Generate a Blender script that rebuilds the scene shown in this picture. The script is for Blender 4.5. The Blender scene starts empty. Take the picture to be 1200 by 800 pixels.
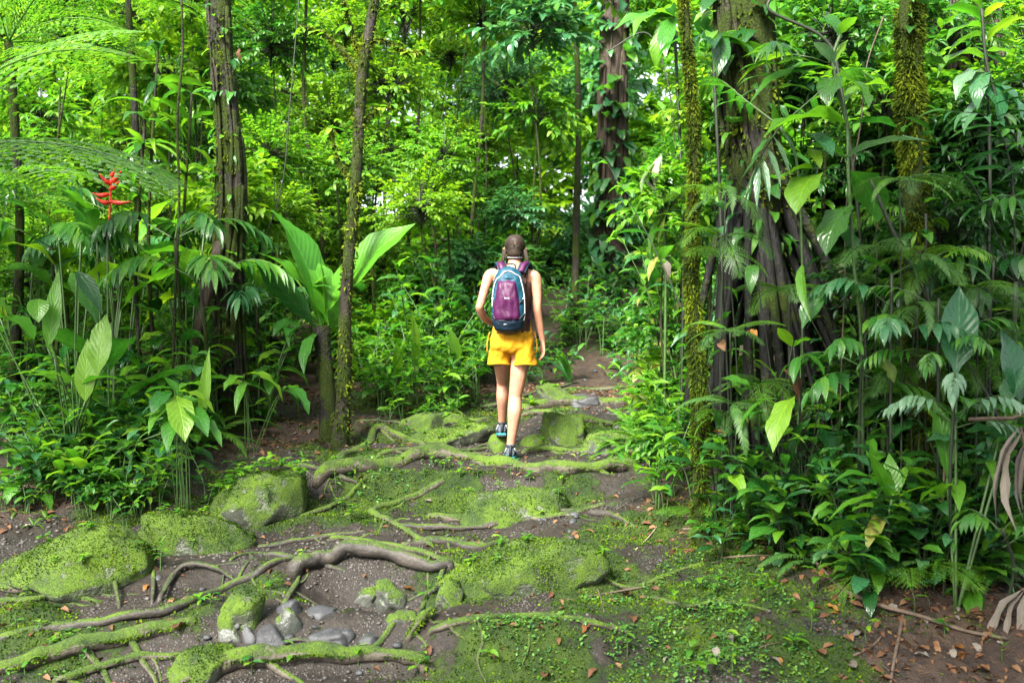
import bpy, math, random
import numpy as np
from mathutils import Vector, Matrix, Quaternion

# ---------------------------------------------------------------- camera, sky, sun, exposure
SC = bpy.context.scene
COL = SC.collection
random.seed(7)
RS = np.random.RandomState(7)
F = 35.0 / 36.0 * 1200.0           # focal length in photo pixels
CAMZ = 1.55

cam_data = bpy.data.cameras.new('camera')
cam_data.lens = 35.0
cam_data.sensor_width = 36.0
cam_data.clip_start = 0.05
cam_data.clip_end = 500.0
cam_data.dof.use_dof = True
cam_data.dof.focus_distance = 6.9
cam_data.dof.aperture_fstop = 2.8
cam = bpy.data.objects.new('camera', cam_data)
COL.objects.link(cam)
cam.location = (0, 0, CAMZ)
cam.rotation_euler = (math.radians(90), 0, 0)
SC.camera = cam

SUN_EL, SUN_AZ = math.radians(42), math.radians(-152)   # azimuth from +Y towards +X
world = bpy.data.worlds.new('World')
SC.world = world
world.use_nodes = True
wn, wl = world.node_tree.nodes, world.node_tree.links
wn.clear()
sky = wn.new('ShaderNodeTexSky')
sky.sky_type = 'NISHITA'
sky.sun_disc = False
sky.sun_elevation = SUN_EL
sky.sun_rotation = SUN_AZ
sky.air_density = 1.0
sky.dust_density = 4.0
hs = wn.new('ShaderNodeHueSaturation')
hs.inputs['Saturation'].default_value = 0.35
bg = wn.new('ShaderNodeBackground')
bg.inputs['Strength'].default_value = 0.115
wo = wn.new('ShaderNodeOutputWorld')
wl.new(sky.outputs[0], hs.inputs['Color'])
wl.new(hs.outputs[0], bg.inputs['Color'])
wl.new(bg.outputs[0], wo.inputs['Surface'])

sun_data = bpy.data.lights.new('sun', 'SUN')
sun_data.energy = 4.2
sun_data.angle = math.radians(18)
sun_data.color = (1.0, 0.95, 0.86)
sun = bpy.data.objects.new('sun', sun_data)
COL.objects.link(sun)
sd = Vector((math.sin(SUN_AZ) * math.cos(SUN_EL), math.cos(SUN_AZ) * math.cos(SUN_EL), math.sin(SUN_EL)))
sun.rotation_euler = sd.to_track_quat('Z', 'Y').to_euler()

SC.view_settings.view_transform = 'Standard'
SC.view_settings.look = 'None'
SC.view_settings.gamma = 1.0
SC.view_settings.exposure = 2.65
SC.cycles.use_denoising = True
SC.cycles.max_bounces = 10
SC.cycles.diffuse_bounces = 7
SC.cycles.glossy_bounces = 2
SC.cycles.transmission_bounces = 8
SC.cycles.transparent_max_bounces = 4
SC.cycles.sample_clamp_indirect = 6.0

# ---------------------------------------------------------------- materials
class NT:
    def __init__(s, name):
        s.m = bpy.data.materials.new(name)
        s.m.use_nodes = True
        s.n, s.l = s.m.node_tree.nodes, s.m.node_tree.links
        s.n.clear()
        s.out = s.n.new('ShaderNodeOutputMaterial')
    def node(s, t, **kw):
        nd = s.n.new(t)
        for k, v in kw.items():
            setattr(nd, k, v)
        return nd
    def put(s, sock, v):
        if isinstance(v, bpy.types.NodeSocket):
            s.l.new(v, sock)
        elif v is not None:
            if isinstance(v, (tuple, list)) and len(v) == 3 and sock.type == 'RGBA':
                v = (*v, 1)
            sock.default_value = v
    def math(s, op, a, b=None, c=None, clamp=False):
        nd = s.node('ShaderNodeMath', operation=op, use_clamp=clamp)
        s.put(nd.inputs[0], a); s.put(nd.inputs[1], b)
        if c is not None: s.put(nd.inputs[2], c)
        return nd.outputs[0]
    def mix(s, f, a, b, blend='MIX'):
        nd = s.node('ShaderNodeMix', data_type='RGBA', blend_type=blend)
        s.put(nd.inputs['Factor'], f)
        s.put(nd.inputs[6], a); s.put(nd.inputs[7], b)
        return nd.outputs[2]
    def noise(s, scale, detail=3, rough=.55, vec=None, dist=0.0):
        nd = s.node('ShaderNodeTexNoise')
        nd.inputs['Scale'].default_value = scale
        nd.inputs['Detail'].default_value = detail
        nd.inputs['Roughness'].default_value = rough
        nd.inputs['Distortion'].default_value = dist
        if vec is not None: s.l.new(vec, nd.inputs['Vector'])
        return nd.outputs['Fac']
    def voro(s, scale, vec=None, feature='F1', rnd=1.0):
        nd = s.node('ShaderNodeTexVoronoi', feature=feature)
        nd.inputs['Scale'].default_value = scale
        nd.inputs['Randomness'].default_value = rnd
        if vec is not None: s.l.new(vec, nd.inputs['Vector'])
        return nd
    def ramp(s, f, stops, interp='LINEAR'):
        nd = s.node('ShaderNodeValToRGB')
        nd.color_ramp.interpolation = interp
        e = nd.color_ramp.elements
        while len(e) < len(stops): e.new(.5)
        for k, (p, c) in enumerate(stops):
            e[k].position = p
            e[k].color = (*c, 1) if len(c) == 3 else c
        s.put(nd.inputs[0], f)
        return nd.outputs['Color']
    def rng(s, v, a, b, c=0.0, d=1.0, smooth=True):
        nd = s.node('ShaderNodeMapRange')
        nd.interpolation_type = 'SMOOTHSTEP' if smooth else 'LINEAR'
        s.put(nd.inputs[0], v)
        nd.inputs[1].default_value = a; nd.inputs[2].default_value = b
        nd.inputs[3].default_value = c; nd.inputs[4].default_value = d
        return nd.outputs[0]
    def bump(s, h, strength, dist, normal=None):
        nd = s.node('ShaderNodeBump')
        nd.inputs['Strength'].default_value = strength
        nd.inputs['Distance'].default_value = dist
        s.put(nd.inputs['Height'], h)
        if normal is not None: s.l.new(normal, nd.inputs['Normal'])
        return nd.outputs['Normal']
    def principled(s, col, rough=.6, spec=.5, normal=None, **kw):
        nd = s.node('ShaderNodeBsdfPrincipled')
        s.put(nd.inputs['Base Color'], col)
        s.put(nd.inputs['Roughness'], rough)
        s.put(nd.inputs['Specular IOR Level'], spec)
        if normal is not None: s.l.new(normal, nd.inputs['Normal'])
        for k, v in kw.items():
            s.put(nd.inputs[k.replace('_', ' ')], v)
        return nd.outputs[0]
    def done(s, sh):
        s.l.new(sh, s.out.inputs['Surface'])
        return s.m
    def objco(s):
        return s.node('ShaderNodeTexCoord').outputs['Object']
    def worldpos(s):
        return s.node('ShaderNodeNewGeometry').outputs['Position']
    def stretch(s, v, sc):
        nd = s.node('ShaderNodeMapping')
        nd.inputs['Scale'].default_value = sc
        s.l.new(v, nd.inputs['Vector'])
        return nd.outputs[0]

def plain(name, col, rough=.6, spec=.4, var=.25, nscale=40, bump=.2, bd=.002, sheen=0):
    t = NT(name)
    o = t.objco()
    n = t.noise(nscale, 4, .6, o)
    c = t.mix(t.rng(n, .3, .7), tuple(x * (1 - var) for x in col), tuple(min(1, x * (1 + var)) for x in col))
    sh = t.principled(c, rough, spec, t.bump(n, bump, bd))
    return t.done(sh)

def leaf_mat(name, cols, trans=.45, rough=.38, veins=9, tcol=(1.5, 1.5, .9), spots=.0, vein_col=1.5, spec=.5):
    """cols: 3 base colours mixed by a per-leaf random value"""
    t = NT(name)
    oi = t.node('ShaderNodeObjectInfo').outputs['Random']
    isl = t.node('ShaderNodeNewGeometry').outputs['Random Per Island']
    r = t.math('FRACT', t.math('ADD', oi, t.math('MULTIPLY', isl, 3.7)))
    c = t.ramp(r, [(0, cols[0]), (.5, cols[1]), (1, cols[2])])
    uv = t.node('ShaderNodeUVMap').outputs[0]
    sp = t.node('ShaderNodeSeparateXYZ')
    t.l.new(uv, sp.inputs[0])
    au = t.math('ABSOLUTE', t.math('SUBTRACT', sp.outputs[0], .5))
    v = sp.outputs[1]
    mid = t.rng(au, .0, .045, 1, 0)
    if veins:
        wv = t.math('SINE', t.math('MULTIPLY', t.math('SUBTRACT', t.math('MULTIPLY', v, veins), t.math('MULTIPLY', au, veins * .55)), 6.283))
        side = t.rng(wv, .8, 1.0, 0, .45)
        vm = t.math('MAXIMUM', mid, side)
    else:
        wv = None
        vm = mid
    mott = t.noise(9, 3, .6, t.objco())
    c = t.mix(t.rng(mott, .25, .75, 0, .5), c, t.mix(1, c, (.55, .62, .5), 'MULTIPLY'))
    vcol = t.mix(1, c, (vein_col, vein_col * .95, vein_col * .9), 'MULTIPLY')
    c = t.mix(vm, c, vcol)
    if spots:
        s2 = t.noise(23, 2, .5, t.objco())
        c = t.mix(t.rng(s2, .70 - spots, .74 - spots * .6, 0, .85), c, (.11, .075, .02))
    nrm = None
    if veins:
        nrm = t.bump(t.math('SUBTRACT', t.math('MULTIPLY', wv, .5), t.math('MULTIPLY', mid, 1.2)), .35, .004)
    ro = t.rng(t.noise(14, 2, .5, t.objco()), .3, .7, rough * .8, rough * 1.35)
    p = t.principled(c, ro, spec, nrm)
    tr = t.node('ShaderNodeBsdfTranslucent')
    t.l.new(t.mix(1, c, tcol, 'MULTIPLY'), tr.inputs['Color'])
    mx = t.node('ShaderNodeMixShader')
    mx.inputs[0].default_value = trans
    t.l.new(p, mx.inputs[1]); t.l.new(tr.outputs[0], mx.inputs[2])
    return t.done(mx.outputs[0])

M = {}
M['yellow'] = leaf_mat('leaf_yellow_green', [(.07, .20, .009), (.12, .26, .012), (.19, .32, .015)], .55, .42, tcol=(1.5, 1.5, .8))
M['fresh'] = leaf_mat('leaf_fresh_green', [(.045, .175, .012), (.08, .225, .014), (.145, .29, .017)], .53, .38, tcol=(1.5, 1.5, .8))
M['mid'] = leaf_mat('leaf_mid_green', [(.020, .105, .015), (.040, .15, .018), (.085, .21, .020)], .48, .27, tcol=(1.6, 1.6, .8))
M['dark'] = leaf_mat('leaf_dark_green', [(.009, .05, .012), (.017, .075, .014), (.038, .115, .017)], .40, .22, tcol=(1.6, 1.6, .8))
M['blue'] = leaf_mat('leaf_blue_green', [(.022, .105, .040), (.042, .145, .056), (.08, .20, .075)], .42, .25, tcol=(1.5, 1.5, .8))
M['big'] = leaf_mat('leaf_paddle', [(.035, .17, .008), (.05, .20, .010), (.07, .23, .012)], .5, .38, veins=16)
M['worn'] = leaf_mat('leaf_worn', [(.05, .13, .02), (.15, .19, .03), (.26, .25, .06)], .42, .42, spots=.14)
M['fern'] = leaf_mat('fern_green', [(.04, .14, .012), (.07, .185, .015), (.12, .24, .018)], .52, .42, veins=0)
M['fernpale'] = leaf_mat('fern_pale', [(.035, .105, .022), (.055, .14, .03), (.085, .18, .038)], .45, .4, veins=0)
M['silver'] = leaf_mat('leaf_silver', [(.06, .14, .075), (.085, .17, .095), (.12, .21, .12)], .3, .28, veins=6)
M['dead'] = leaf_mat('leaf_dead', [(.06, .026, .012), (.10, .045, .022), (.17, .09, .045)], .15, .6, spots=.06, tcol=(1, .8, .6), spec=.25)
M['deadorange'] = leaf_mat('leaf_dead_orange', [(.10, .035, .008), (.15, .06, .012), (.21, .11, .02)], .2, .55, spots=.06, tcol=(1, .8, .5), spec=.25)
M['deadgrey'] = leaf_mat('leaf_dead_grey', [(.10, .085, .072), (.14, .12, .105), (.19, .165, .14)], .15, .65, veins=20, tcol=(1, .9, .8), spec=.2)

def bark_mat(name, c0, c1, moss_amt=.45, moss_a=(.007, .014, .002), moss_b=(.030, .045, .004), vs=3.0):
    t = NT(name)
    o = t.worldpos()
    st = t.stretch(o, (vs * 5, vs * 5, vs * .7))
    n1 = t.noise(1.6, 5, .65, st, .4)
    n2 = t.noise(38, 4, .6, o)
    c = t.mix(t.rng(n1, .3, .7), c0, c1)
    c = t.mix(t.rng(n2, .45, .75, 0, .6), c, tuple(x * .4 for x in c0))
    lich = t.noise(7.3, 4, .6, o)
    c = t.mix(t.rng(lich, .64, .72, 0, .35), c, (.055, .06, .046))
    mn = t.noise(2.6, 5, .68, o)
    mm = t.rng(mn, .62 - moss_amt * .35, .74 - moss_amt * .35)
    mt = t.noise(90, 3, .7, o)
    mc = t.mix(t.rng(mt, .3, .7), moss_a, moss_b)
    c = t.mix(mm, c, mc)
    h = t.math('ADD', t.math('MULTIPLY', n1, 1.0), t.math('MULTIPLY', t.math('MULTIPLY', mt, mm), .8))
    sh = t.principled(c, t.rng(mm, 0, 1, .62, .95), .18, t.bump(h, .9, .03))
    return t.done(sh)

M['bark_dark'] = bark_mat('bark_dark', (.0022, .0018, .0014), (.0095, .0076, .0056), .62)
M['bark_brown'] = bark_mat('bark_brown', (.012, .0085, .006), (.042, .029, .019), .3)
M['bark_red'] = bark_mat('bark_red', (.007, .0042, .003), (.027, .0155, .0105), .36)
M['bark_mossy'] = bark_mat('bark_mossy', (.012, .009, .005), (.035, .027, .014), .95)
M['bark_thin'] = bark_mat('bark_thin', (.006, .005, .003), (.022, .0175, .011), .58)
M['stilt'] = bark_mat('stilt_bark', (.0018, .0018, .0017), (.0075, .007, .0062), .2)

def rock_mat(name, g0, g1, moss=.5, ya=(.007, .021, .002), yb=(.066, .118, .004), wet=.35):
    t = NT(name)
    o = t.worldpos()
    n = t.noise(6, 6, .62, o)
    n2 = t.noise(55, 4, .65, o)
    c = t.mix(t.rng(n, .3, .7), g0, g1)
    c = t.mix(t.rng(n2, .5, .8, 0, .5), c, tuple(x * 1.7 for x in g1))
    geo = t.node('ShaderNodeNewGeometry')
    sp = t.node('ShaderNodeSeparateXYZ'); t.l.new(geo.outputs['Normal'], sp.inputs[0])
    mm = t.math('ADD', t.math('MULTIPLY', sp.outputs[2], .35), t.noise(3.4, 5, .68, o))
    mm = t.rng(mm, .95 - moss * .62, 1.10 - moss * .62)
    mt = t.noise(120, 3, .75, o)
    mt2 = t.noise(5.5, 3, .6, o)
    mc = t.mix(t.rng(t.math('ADD', t.math('MULTIPLY', mt, .6), t.math('MULTIPLY', mt2, .5)), .38, .72), ya, yb)
    bare = t.noise(13, 5, .7, o)
    mm = t.math('MULTIPLY', mm, t.rng(bare, .36, .44, .35, 1))
    c = t.mix(mm, c, mc)
    h = t.math('ADD', t.math('MULTIPLY', n2, .5), t.math('MULTIPLY', t.math('ADD', t.math('MULTIPLY', mt, 1.1), t.math('MULTIPLY', mt2, .8)), mm))
    sh = t.principled(c, t.rng(mm, 0, 1, wet, .95), .4, t.bump(h, .9, .012))
    return t.done(sh)

M['rock_moss'] = rock_mat('rock_moss', (.02, .024, .016), (.06, .066, .05), .95)
M['rock_half'] = rock_mat('rock_half', (.018, .021, .017), (.058, .062, .052), .56)
M['rock_bare'] = rock_mat('rock_bare', (.010, .011, .0125), (.036, .038, .041), .10, wet=.62)
M['root_moss'] = rock_mat('root_moss', (.022, .018, .012), (.07, .06, .043), .74, wet=.7)
M['root_bare'] = rock_mat('root_bare', (.010, .0085, .0066), (.036, .030, .023), .48, wet=.65)
def moss_mat(name, cols):
    t = NT(name)
    o = t.worldpos()
    isl = t.node('ShaderNodeNewGeometry').outputs['Random Per Island']
    f = t.math('ADD', t.math('MULTIPLY', t.noise(4.5, 4, .65, o), .95), t.math('MULTIPLY', isl, .22))
    c = t.ramp(t.rng(f, .30, .82), [(0, cols[0]), (.5, cols[1]), (1, cols[2])])
    p = t.principled(c, .9, .1)
    tr = t.node('ShaderNodeBsdfTranslucent'); t.l.new(c, tr.inputs['Color'])
    mx = t.node('ShaderNodeMixShader'); mx.inputs[0].default_value = .3
    t.l.new(p, mx.inputs[1]); t.l.new(tr.outputs[0], mx.inputs[2])
    return t.done(mx.outputs[0])
M['moss_tuft'] = moss_mat('moss_tuft', [(.006, .017, .002), (.024, .060, .003), (.095, .160, .005)])
M['moss_trunk'] = moss_mat('moss_trunk', [(.008, .015, .002), (.034, .060, .004), (.115, .155, .007)])
M['cover'] = leaf_mat('ground_cover', [(.03, .12, .03), (.06, .17, .03), (.12, .24, .02)], .42, .5, veins=0)
M['stem'] = plain('green_stem', (.025, .06, .010), .5, .4)
M['stem_dark'] = plain('dark_stem', (.008, .013, .004), .6, .4)
M['twig'] = plain('dry_twig', (.07, .05, .035), .75, .3)
M['paletwig'] = plain('pale_twig', (.22, .18, .13), .75, .3)
M['red'] = plain('red_bract', (.42, .016, .004), .4, .5, .3, 12)

def ground_mat():
    t = NT('forest_floor')
    o = t.worldpos()
    att = t.node('ShaderNodeAttribute'); att.attribute_name = 'moss'
    lit = t.node('ShaderNodeAttribute'); lit.attribute_name = 'litter'
    n1 = t.noise(1.7, 5, .62, o); n2 = t.noise(22, 5, .65, o)
    dirt = t.mix(t.rng(n2, .3, .7), (.0046, .0033, .0020), (.0165, .0115, .0070))
    dirt = t.mix(t.rng(n1, .35, .65, 0, .6), dirt, (.0095, .0078, .0058))
    vo = t.voro(62, o); vo2 = t.voro(130, o)
    peb = t.math('SUBTRACT', 1, t.math('MULTIPLY', vo.outputs['Distance'], 1.7))
    pc = t.ramp(vo.outputs['Color'], [(0, (.025, .023, .021)), (.5, (.06, .056, .052)), (1, (.11, .10, .092))])
    gm = t.math('MULTIPLY', t.rng(t.noise(3.1, 4, .6, o), .42, .6), t.rng(peb, .25, .5))
    dirt = t.mix(gm, dirt, pc)
    lv = t.voro(17, o)
    lc = t.ramp(lv.outputs['Color'], [(0, (.012, .007, .005)), (.5, (.030, .017, .011)), (1, (.06, .038, .024))])
    dirt = t.mix(t.math('MULTIPLY', t.rng(lit.outputs['Fac'], .2, .7), .75), dirt, lc)
    mt = t.noise(95, 4, .75, o); mt2 = t.noise(6, 4, .6, o)
    mm = t.rng(t.math('ADD', att.outputs['Fac'], t.math('MULTIPLY', t.math('SUBTRACT', t.noise(9, 6, .72, o), .5), 1.3)), .42, .62)
    mc = t.mix(t.rng(t.math('ADD', t.math('MULTIPLY', mt, .5), t.math('MULTIPLY', mt2, .6)), .4, .75), (.006, .018, .002), (.036, .064, .004))
    c = t.mix(mm, dirt, mc)
    h = t.math('ADD', t.math('MULTIPLY', n2, .8), t.math('MULTIPLY', t.rng(peb, 0, .9), t.math('MULTIPLY', gm, .5)))
    h = t.math('ADD', h, t.math('MULTIPLY', mm, t.math('MULTIPLY', mt, .9)))
    sh = t.principled(c, t.rng(mm, 0, 1, .7, .95), .3, t.bump(h, .9, .02))
    return t.done(sh)
M['ground'] = ground_mat()
def gravel_mat():
    t = NT('gravel')
    isl = t.node('ShaderNodeNewGeometry').outputs['Random Per Island']
    c = t.ramp(isl, [(0, (.010, .009, .008)), (.5, (.026, .0245, .022)), (1, (.065, .06, .054))])
    n = t.noise(80, 3, .6, t.objco())
    c = t.mix(t.rng(n, .4, .7, 0, .5), c, (.06, .05, .04))
    return t.done(t.principled(c, .6, .4, t.bump(n, .4, .004)))
M['gravel'] = gravel_mat()

# ---------------------------------------------------------------- mesh helpers
def mk_mesh(name, V, faces, uv=None, mat=None, smooth=True):
    """V: (n,3); faces: list of (m,k) int arrays; uv: (n,2) per vertex"""
    me = bpy.data.meshes.new(name)
    V = np.asarray(V, dtype=np.float32)
    faces = [np.asarray(f, dtype=np.int32) for f in faces if len(f)]
    me.vertices.add(len(V))
    me.vertices.foreach_set('co', V.ravel())
    loops = np.concatenate([f.ravel() for f in faces])
    tot = np.concatenate([np.full(len(f), f.shape[1], dtype=np.int32) for f in faces])
    start = np.concatenate([[0], np.cumsum(tot)[:-1]]).astype(np.int32)
    me.loops.add(len(loops))
    me.loops.foreach_set('vertex_index', loops)
    me.polygons.add(len(tot))
    me.polygons.foreach_set('loop_start', start)
    me.polygons.foreach_set('loop_total', tot)
    me.polygons.foreach_set('use_smooth', np.full(len(tot), smooth, dtype=bool))
    if uv is not None:
        l = me.uv_layers.new(name='UVMap')
        l.data.foreach_set('uv', np.asarray(uv, dtype=np.float32)[loops].ravel())
    if mat is not None:
        me.materials.append(mat)
    me.update(calc_edges=True)
    me.validate(verbose=False)
    return me

class Acc:
    def __init__(s):
        s.V, s.F, s.U, s.n = [], {}, [], 0
    def add(s, V, faces, uv=None):
        V = np.asarray(V, dtype=np.float32)
        for f in faces:
            f = np.asarray(f, dtype=np.int32)
            if len(f): s.F.setdefault(f.shape[1], []).append(f + s.n)
        s.V.append(V)
        s.U.append(np.zeros((len(V), 2), np.float32) if uv is None else uv)
        s.n += len(V)
    def mesh(s, name, mat, smooth=True):
        return mk_mesh(name, np.concatenate(s.V), [np.concatenate(f) for f in s.F.values()], np.concatenate(s.U), mat, smooth)

def tube(acc, pts, rad, seg=6, cap=True, rough=0.0, rs=None, flat=None):
    """tapered tube along pts; flat=(axis vector, ratio) squeezes the section along an axis"""
    P = np.asarray([tuple(p) for p in pts], dtype=np.float64)
    n = len(P)
    R = np.full(n, rad) if np.isscalar(rad) else np.asarray(rad, dtype=np.float64)
    T = np.gradient(P, axis=0)
    T /= np.linalg.norm(T, axis=1)[:, None] + 1e-9
    u = np.cross(T[0], (0, 0, 1)) if abs(T[0][2]) < .9 else np.cross(T[0], (0, 1, 0))
    u /= np.linalg.norm(u)
    V = []
    ang = np.linspace(0, 2 * np.pi, seg, endpoint=False)
    for i in range(n):
        u = u - T[i] * np.dot(u, T[i]); u /= np.linalg.norm(u) + 1e-9
        w = np.cross(T[i], u)
        rr = R[i] * np.ones(seg)
        if rough and rs is not None: rr = rr * (1 + rs.uniform(-rough, rough, seg))
        ring = np.cos(ang)[:, None] * u * rr[:, None] + np.sin(ang)[:, None] * w * rr[:, None]
        if flat is not None:
            ax = np.asarray(flat[0], float); ax /= np.linalg.norm(ax)
            ring = ring - (ring @ ax)[:, None] * ax * (1 - flat[1])
        V.append(P[i] + ring)
    V = np.concatenate(V)
    i = np.arange(n - 1)[:, None] * seg; j = np.arange(seg)[None, :]; j2 = (j + 1) % seg
    Q = np.stack([i + j, i + j2, i + seg + j2, i + seg + j], -1).reshape(-1, 4)
    uv = np.stack([np.tile(ang / 6.283, n), np.repeat(np.linspace(0, 1, n), seg)], -1)
    fs = [Q]
    if cap:
        V = np.concatenate([V, P[:1], P[-1:]])
        uv = np.concatenate([uv, [[.5, 0], [.5, 1]]])
        a, b = n * seg, n * seg + 1
        jj = np.arange(seg); kk = (jj + 1) % seg
        fs.append(np.stack([np.full(seg, a), kk, jj], -1))
        fs.append(np.stack([np.full(seg, b), (n - 1) * seg + jj, (n - 1) * seg + kk], -1))
    acc.add(V, fs, uv)

def spline(pts, k=6):
    """Catmull-Rom through pts, works on any dimension"""
    P = [np.asarray(tuple(p), float) for p in pts]
    P = [2 * P[0] - P[1]] + P + [2 * P[-1] - P[-2]]
    out = []
    for i in range(1, len(P) - 2):
        p0, p1, p2, p3 = P[i - 1:i + 3]
        for t in np.linspace(0, 1, k, endpoint=False):
            out.append(.5 * ((2 * p1) + (p2 - p0) * t + (2 * p0 - 5 * p1 + 4 * p2 - p3) * t * t + (3 * p1 - p0 - 3 * p2 + p3) * t ** 3))
    out.append(P[-2])
    return np.array(out)

# ---------------------------------------------------------------- object helpers
def obj(name, data, parent=None, loc=None, mat4=None, kind=None, label=None):
    o = bpy.data.objects.new(name, data)
    COL.objects.link(o)
    if parent is not None: o.parent = parent
    if mat4 is not None: o.matrix_basis = mat4
    elif loc is not None: o.location = loc
    if kind: o['kind'] = kind
    if label: o['label'] = label
    return o

def tag(o, label, cat, group=None):
    o['label'] = label; o['category'] = cat
    if group: o['group'] = group
    return o

def thing(name, loc, label, cat, group=None):
    o = obj(name, None, loc=loc)
    o.empty_display_size = .1
    return tag(o, label, cat, group)

# ---------------------------------------------------------------- terrain
_tab = np.random.RandomState(3).rand(256, 256)
def vnoise(x, y):
    x = np.asarray(x, float); y = np.asarray(y, float)
    xi = np.floor(x).astype(int); yi = np.floor(y).astype(int)
    fx = x - xi; fy = y - yi
    fx = fx * fx * (3 - 2 * fx); fy = fy * fy * (3 - 2 * fy)
    a = _tab[xi & 255, yi & 255]; b = _tab[(xi + 1) & 255, yi & 255]
    c = _tab[xi & 255, (yi + 1) & 255]; d = _tab[(xi + 1) & 255, (yi + 1) & 255]
    return (a * (1 - fx) + b * fx) * (1 - fy) + (c * (1 - fx) + d * fx) * fy - .5
def fbm(x, y, f, o=4):
    s = 0; a = 1
    for k in range(o):
        s = s + a * vnoise(x * f + 17.3 * k, y * f + 9.1 * k); a *= .5; f *= 2.03
    return s
def sstep(a, b, x):
    t = np.clip((np.asarray(x, float) - a) / (b - a), 0, 1)
    return t * t * (3 - 2 * t)

PD = [-40, 0, 3.0, 4.3, 4.72, 4.95, 5.45, 5.62, 6.3, 6.75, 6.92, 7.08, 7.5, 8.2, 8.45, 9.3, 9.5, 11.0, 12.2, 13.5, 16, 20, 30, 60, 150]
PZ = [-.3, -.25, -.2, -.11, -.07, .13, .17, .275, .31, .40, .45, .62, .67, .73, .85, .93, 1.0, 1.12, 1.27, 1.55, 2.25, 3.1, 5.0, 9.0, 20]
SD = [-40, 0, 3.0, 4.3, 5.5, 6.5, 7.5, 8.5, 9.5, 11.0, 12.2, 13.5, 16, 20, 30, 60, 150]
SZ = [-.3, -.2, -.15, -.02, .20, .39, .66, .84, .98, 1.12, 1.27, 1.55, 2.25, 3.1, 5.0, 9.0, 20]
def H(x, y):
    x = np.asarray(x, float); y = np.asarray(y, float)
    yy = y + .10 * np.sin(1.7 * x + .5) + .05 * np.sin(4.1 * x + 1.2)
    st = np.interp(yy, PD, PZ); sm = np.interp(y, SD, SZ)
    w = sstep(-3.2, -1.6, x) * (1 - sstep(.35, 1.1, x))
    z = st * w + sm * (1 - w)
    near = sstep(2.5, 4.0, y) * (1 - sstep(10, 14, y))
    z = z + .07 * fbm(x, y, .9, 3) + .06 * near * fbm(x, y, 3.1, 5)
    z = z + .30 * np.exp(-((x - 2.0) ** 2 / .9 + (y - 7.1) ** 2 / .6))       # bank under the stilt-rooted tree
    z = z + .14 * sstep(.5, 1.4, x) * np.exp(-((y - 5.3) ** 2) / .5)          # mossy slope beside the path
    z = z - .15 * np.exp(-((x + .75) ** 2 / .10 + (y - 5.42) ** 2 / .02))      # hollow below the grey root
    z = z + .35 * sstep(12, 16, y) * sstep(.5, 3, x)
    return z
def Hs(x, y): return float(H(x, y))
def at(px, py, d):
    """point seen at photo pixel (px, py) at distance d along the view"""
    return Vector(((px - 600) / F * d, d, CAMZ - (py - 400) / F * d))
_rd = np.concatenate([np.linspace(3.2, 12, 1800), np.linspace(12, 60, 1200)])
def gp(px, py):
    """where the ground lies behind a photo pixel"""
    z = CAMZ - (py - 400) / F * _rd
    h = H((px - 600) / F * _rd, _rd)
    k = np.argmax(z < h)
    d = _rd[k]
    return Vector(((px - 600) / F * d, d, float(h[k])))
def gx(px, d):
    x = (px - 600) / F * d
    return Vector((x, d, Hs(x, d)))

def build_ground():
    xs = np.concatenate([np.linspace(-45, -9, 20)[:-1], np.linspace(-9, -3.6, 60)[:-1], np.linspace(-3.6, 3.6, 300)[:-1], np.linspace(3.6, 9, 60)[:-1], np.linspace(9, 45, 20)])
    ys = np.concatenate([np.linspace(-20, 3.4, 18)[:-1], np.linspace(3.4, 9.4, 260)[:-1], np.linspace(9.4, 20, 90)[:-1], np.linspace(20, 60, 24)])
    X, Y = np.meshgrid(xs, ys)
    Z = H(X, Y)
    nx, ny = len(xs), len(ys)
    V = np.stack([X, Y, Z], -1).reshape(-1, 3)
    i = np.arange(ny - 1)[:, None] * nx; j = np.arange(nx - 1)[None, :]
    Q = np.stack([i + j, i + j + 1, i + nx + j + 1, i + nx + j], -1).reshape(-1, 4)
    me = mk_mesh('ground', V, [Q], None, M['ground'])
    a = me.attributes.new('moss', 'FLOAT', 'POINT'); a.data.foreach_set('value', moss_at(V[:, 0], V[:, 1]).astype(np.float32))
    a = me.attributes.new('litter', 'FLOAT', 'POINT'); a.data.foreach_set('value', litter_at(V[:, 0], V[:, 1]).astype(np.float32))
    obj('ground', me, kind='structure')

MOSS = [(700, 700, .42), (600, 735, .4), (830, 745, .45), (900, 690, .4), (760, 770, .4), (950, 780, .3), (880, 650, .35), (660, 790, .3),
        (450, 560, .35), (420, 600, .28), (520, 570, .3), (410, 535, .35), (490, 505, .35), (560, 490, .5), (650, 480, .4), (220, 720, .3), (80, 770, .4), (300, 690, .22),
        (150, 745, .3), (30, 720, .25), (330, 600, .25), (280, 590, .3), (130, 610, .25), (740, 620, .2), (670, 560, .3), (690, 500, .4), (480, 470, .6), (250, 640, .2), (620, 650, .35), (560, 690, .3)]
LITTER = [(1050, 680, .5), (1150, 760, .5), (950, 630, .4), (850, 620, .35), (30, 575, .5), (1080, 780, .3), (360, 500, .5), (300, 520, .4), (780, 590, .25)]
MB = [(gp(a, b), r) for a, b, r in MOSS]
LB = [(gp(a, b), r) for a, b, r in LITTER]
def moss_at(x, y):
    m = np.zeros(np.shape(x))
    for c, r in MB:
        m = np.maximum(m, np.exp(-((x - c.x) ** 2 + (y - c.y) ** 2) / (r * r)))
    return np.clip(m * .85 + .75 * fbm(x, y, 1.9, 4) + .14, 0, 1)
def litter_at(x, y):
    m = np.zeros(np.shape(x))
    for c, r in LB:
        m = np.maximum(m, np.exp(-((x - c.x) ** 2 + (y - c.y) ** 2) / (r * r)))
    far = sstep(8.5, 10, y) * .6
    return np.clip(np.maximum(m, far), 0, 1)
build_ground()
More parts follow.
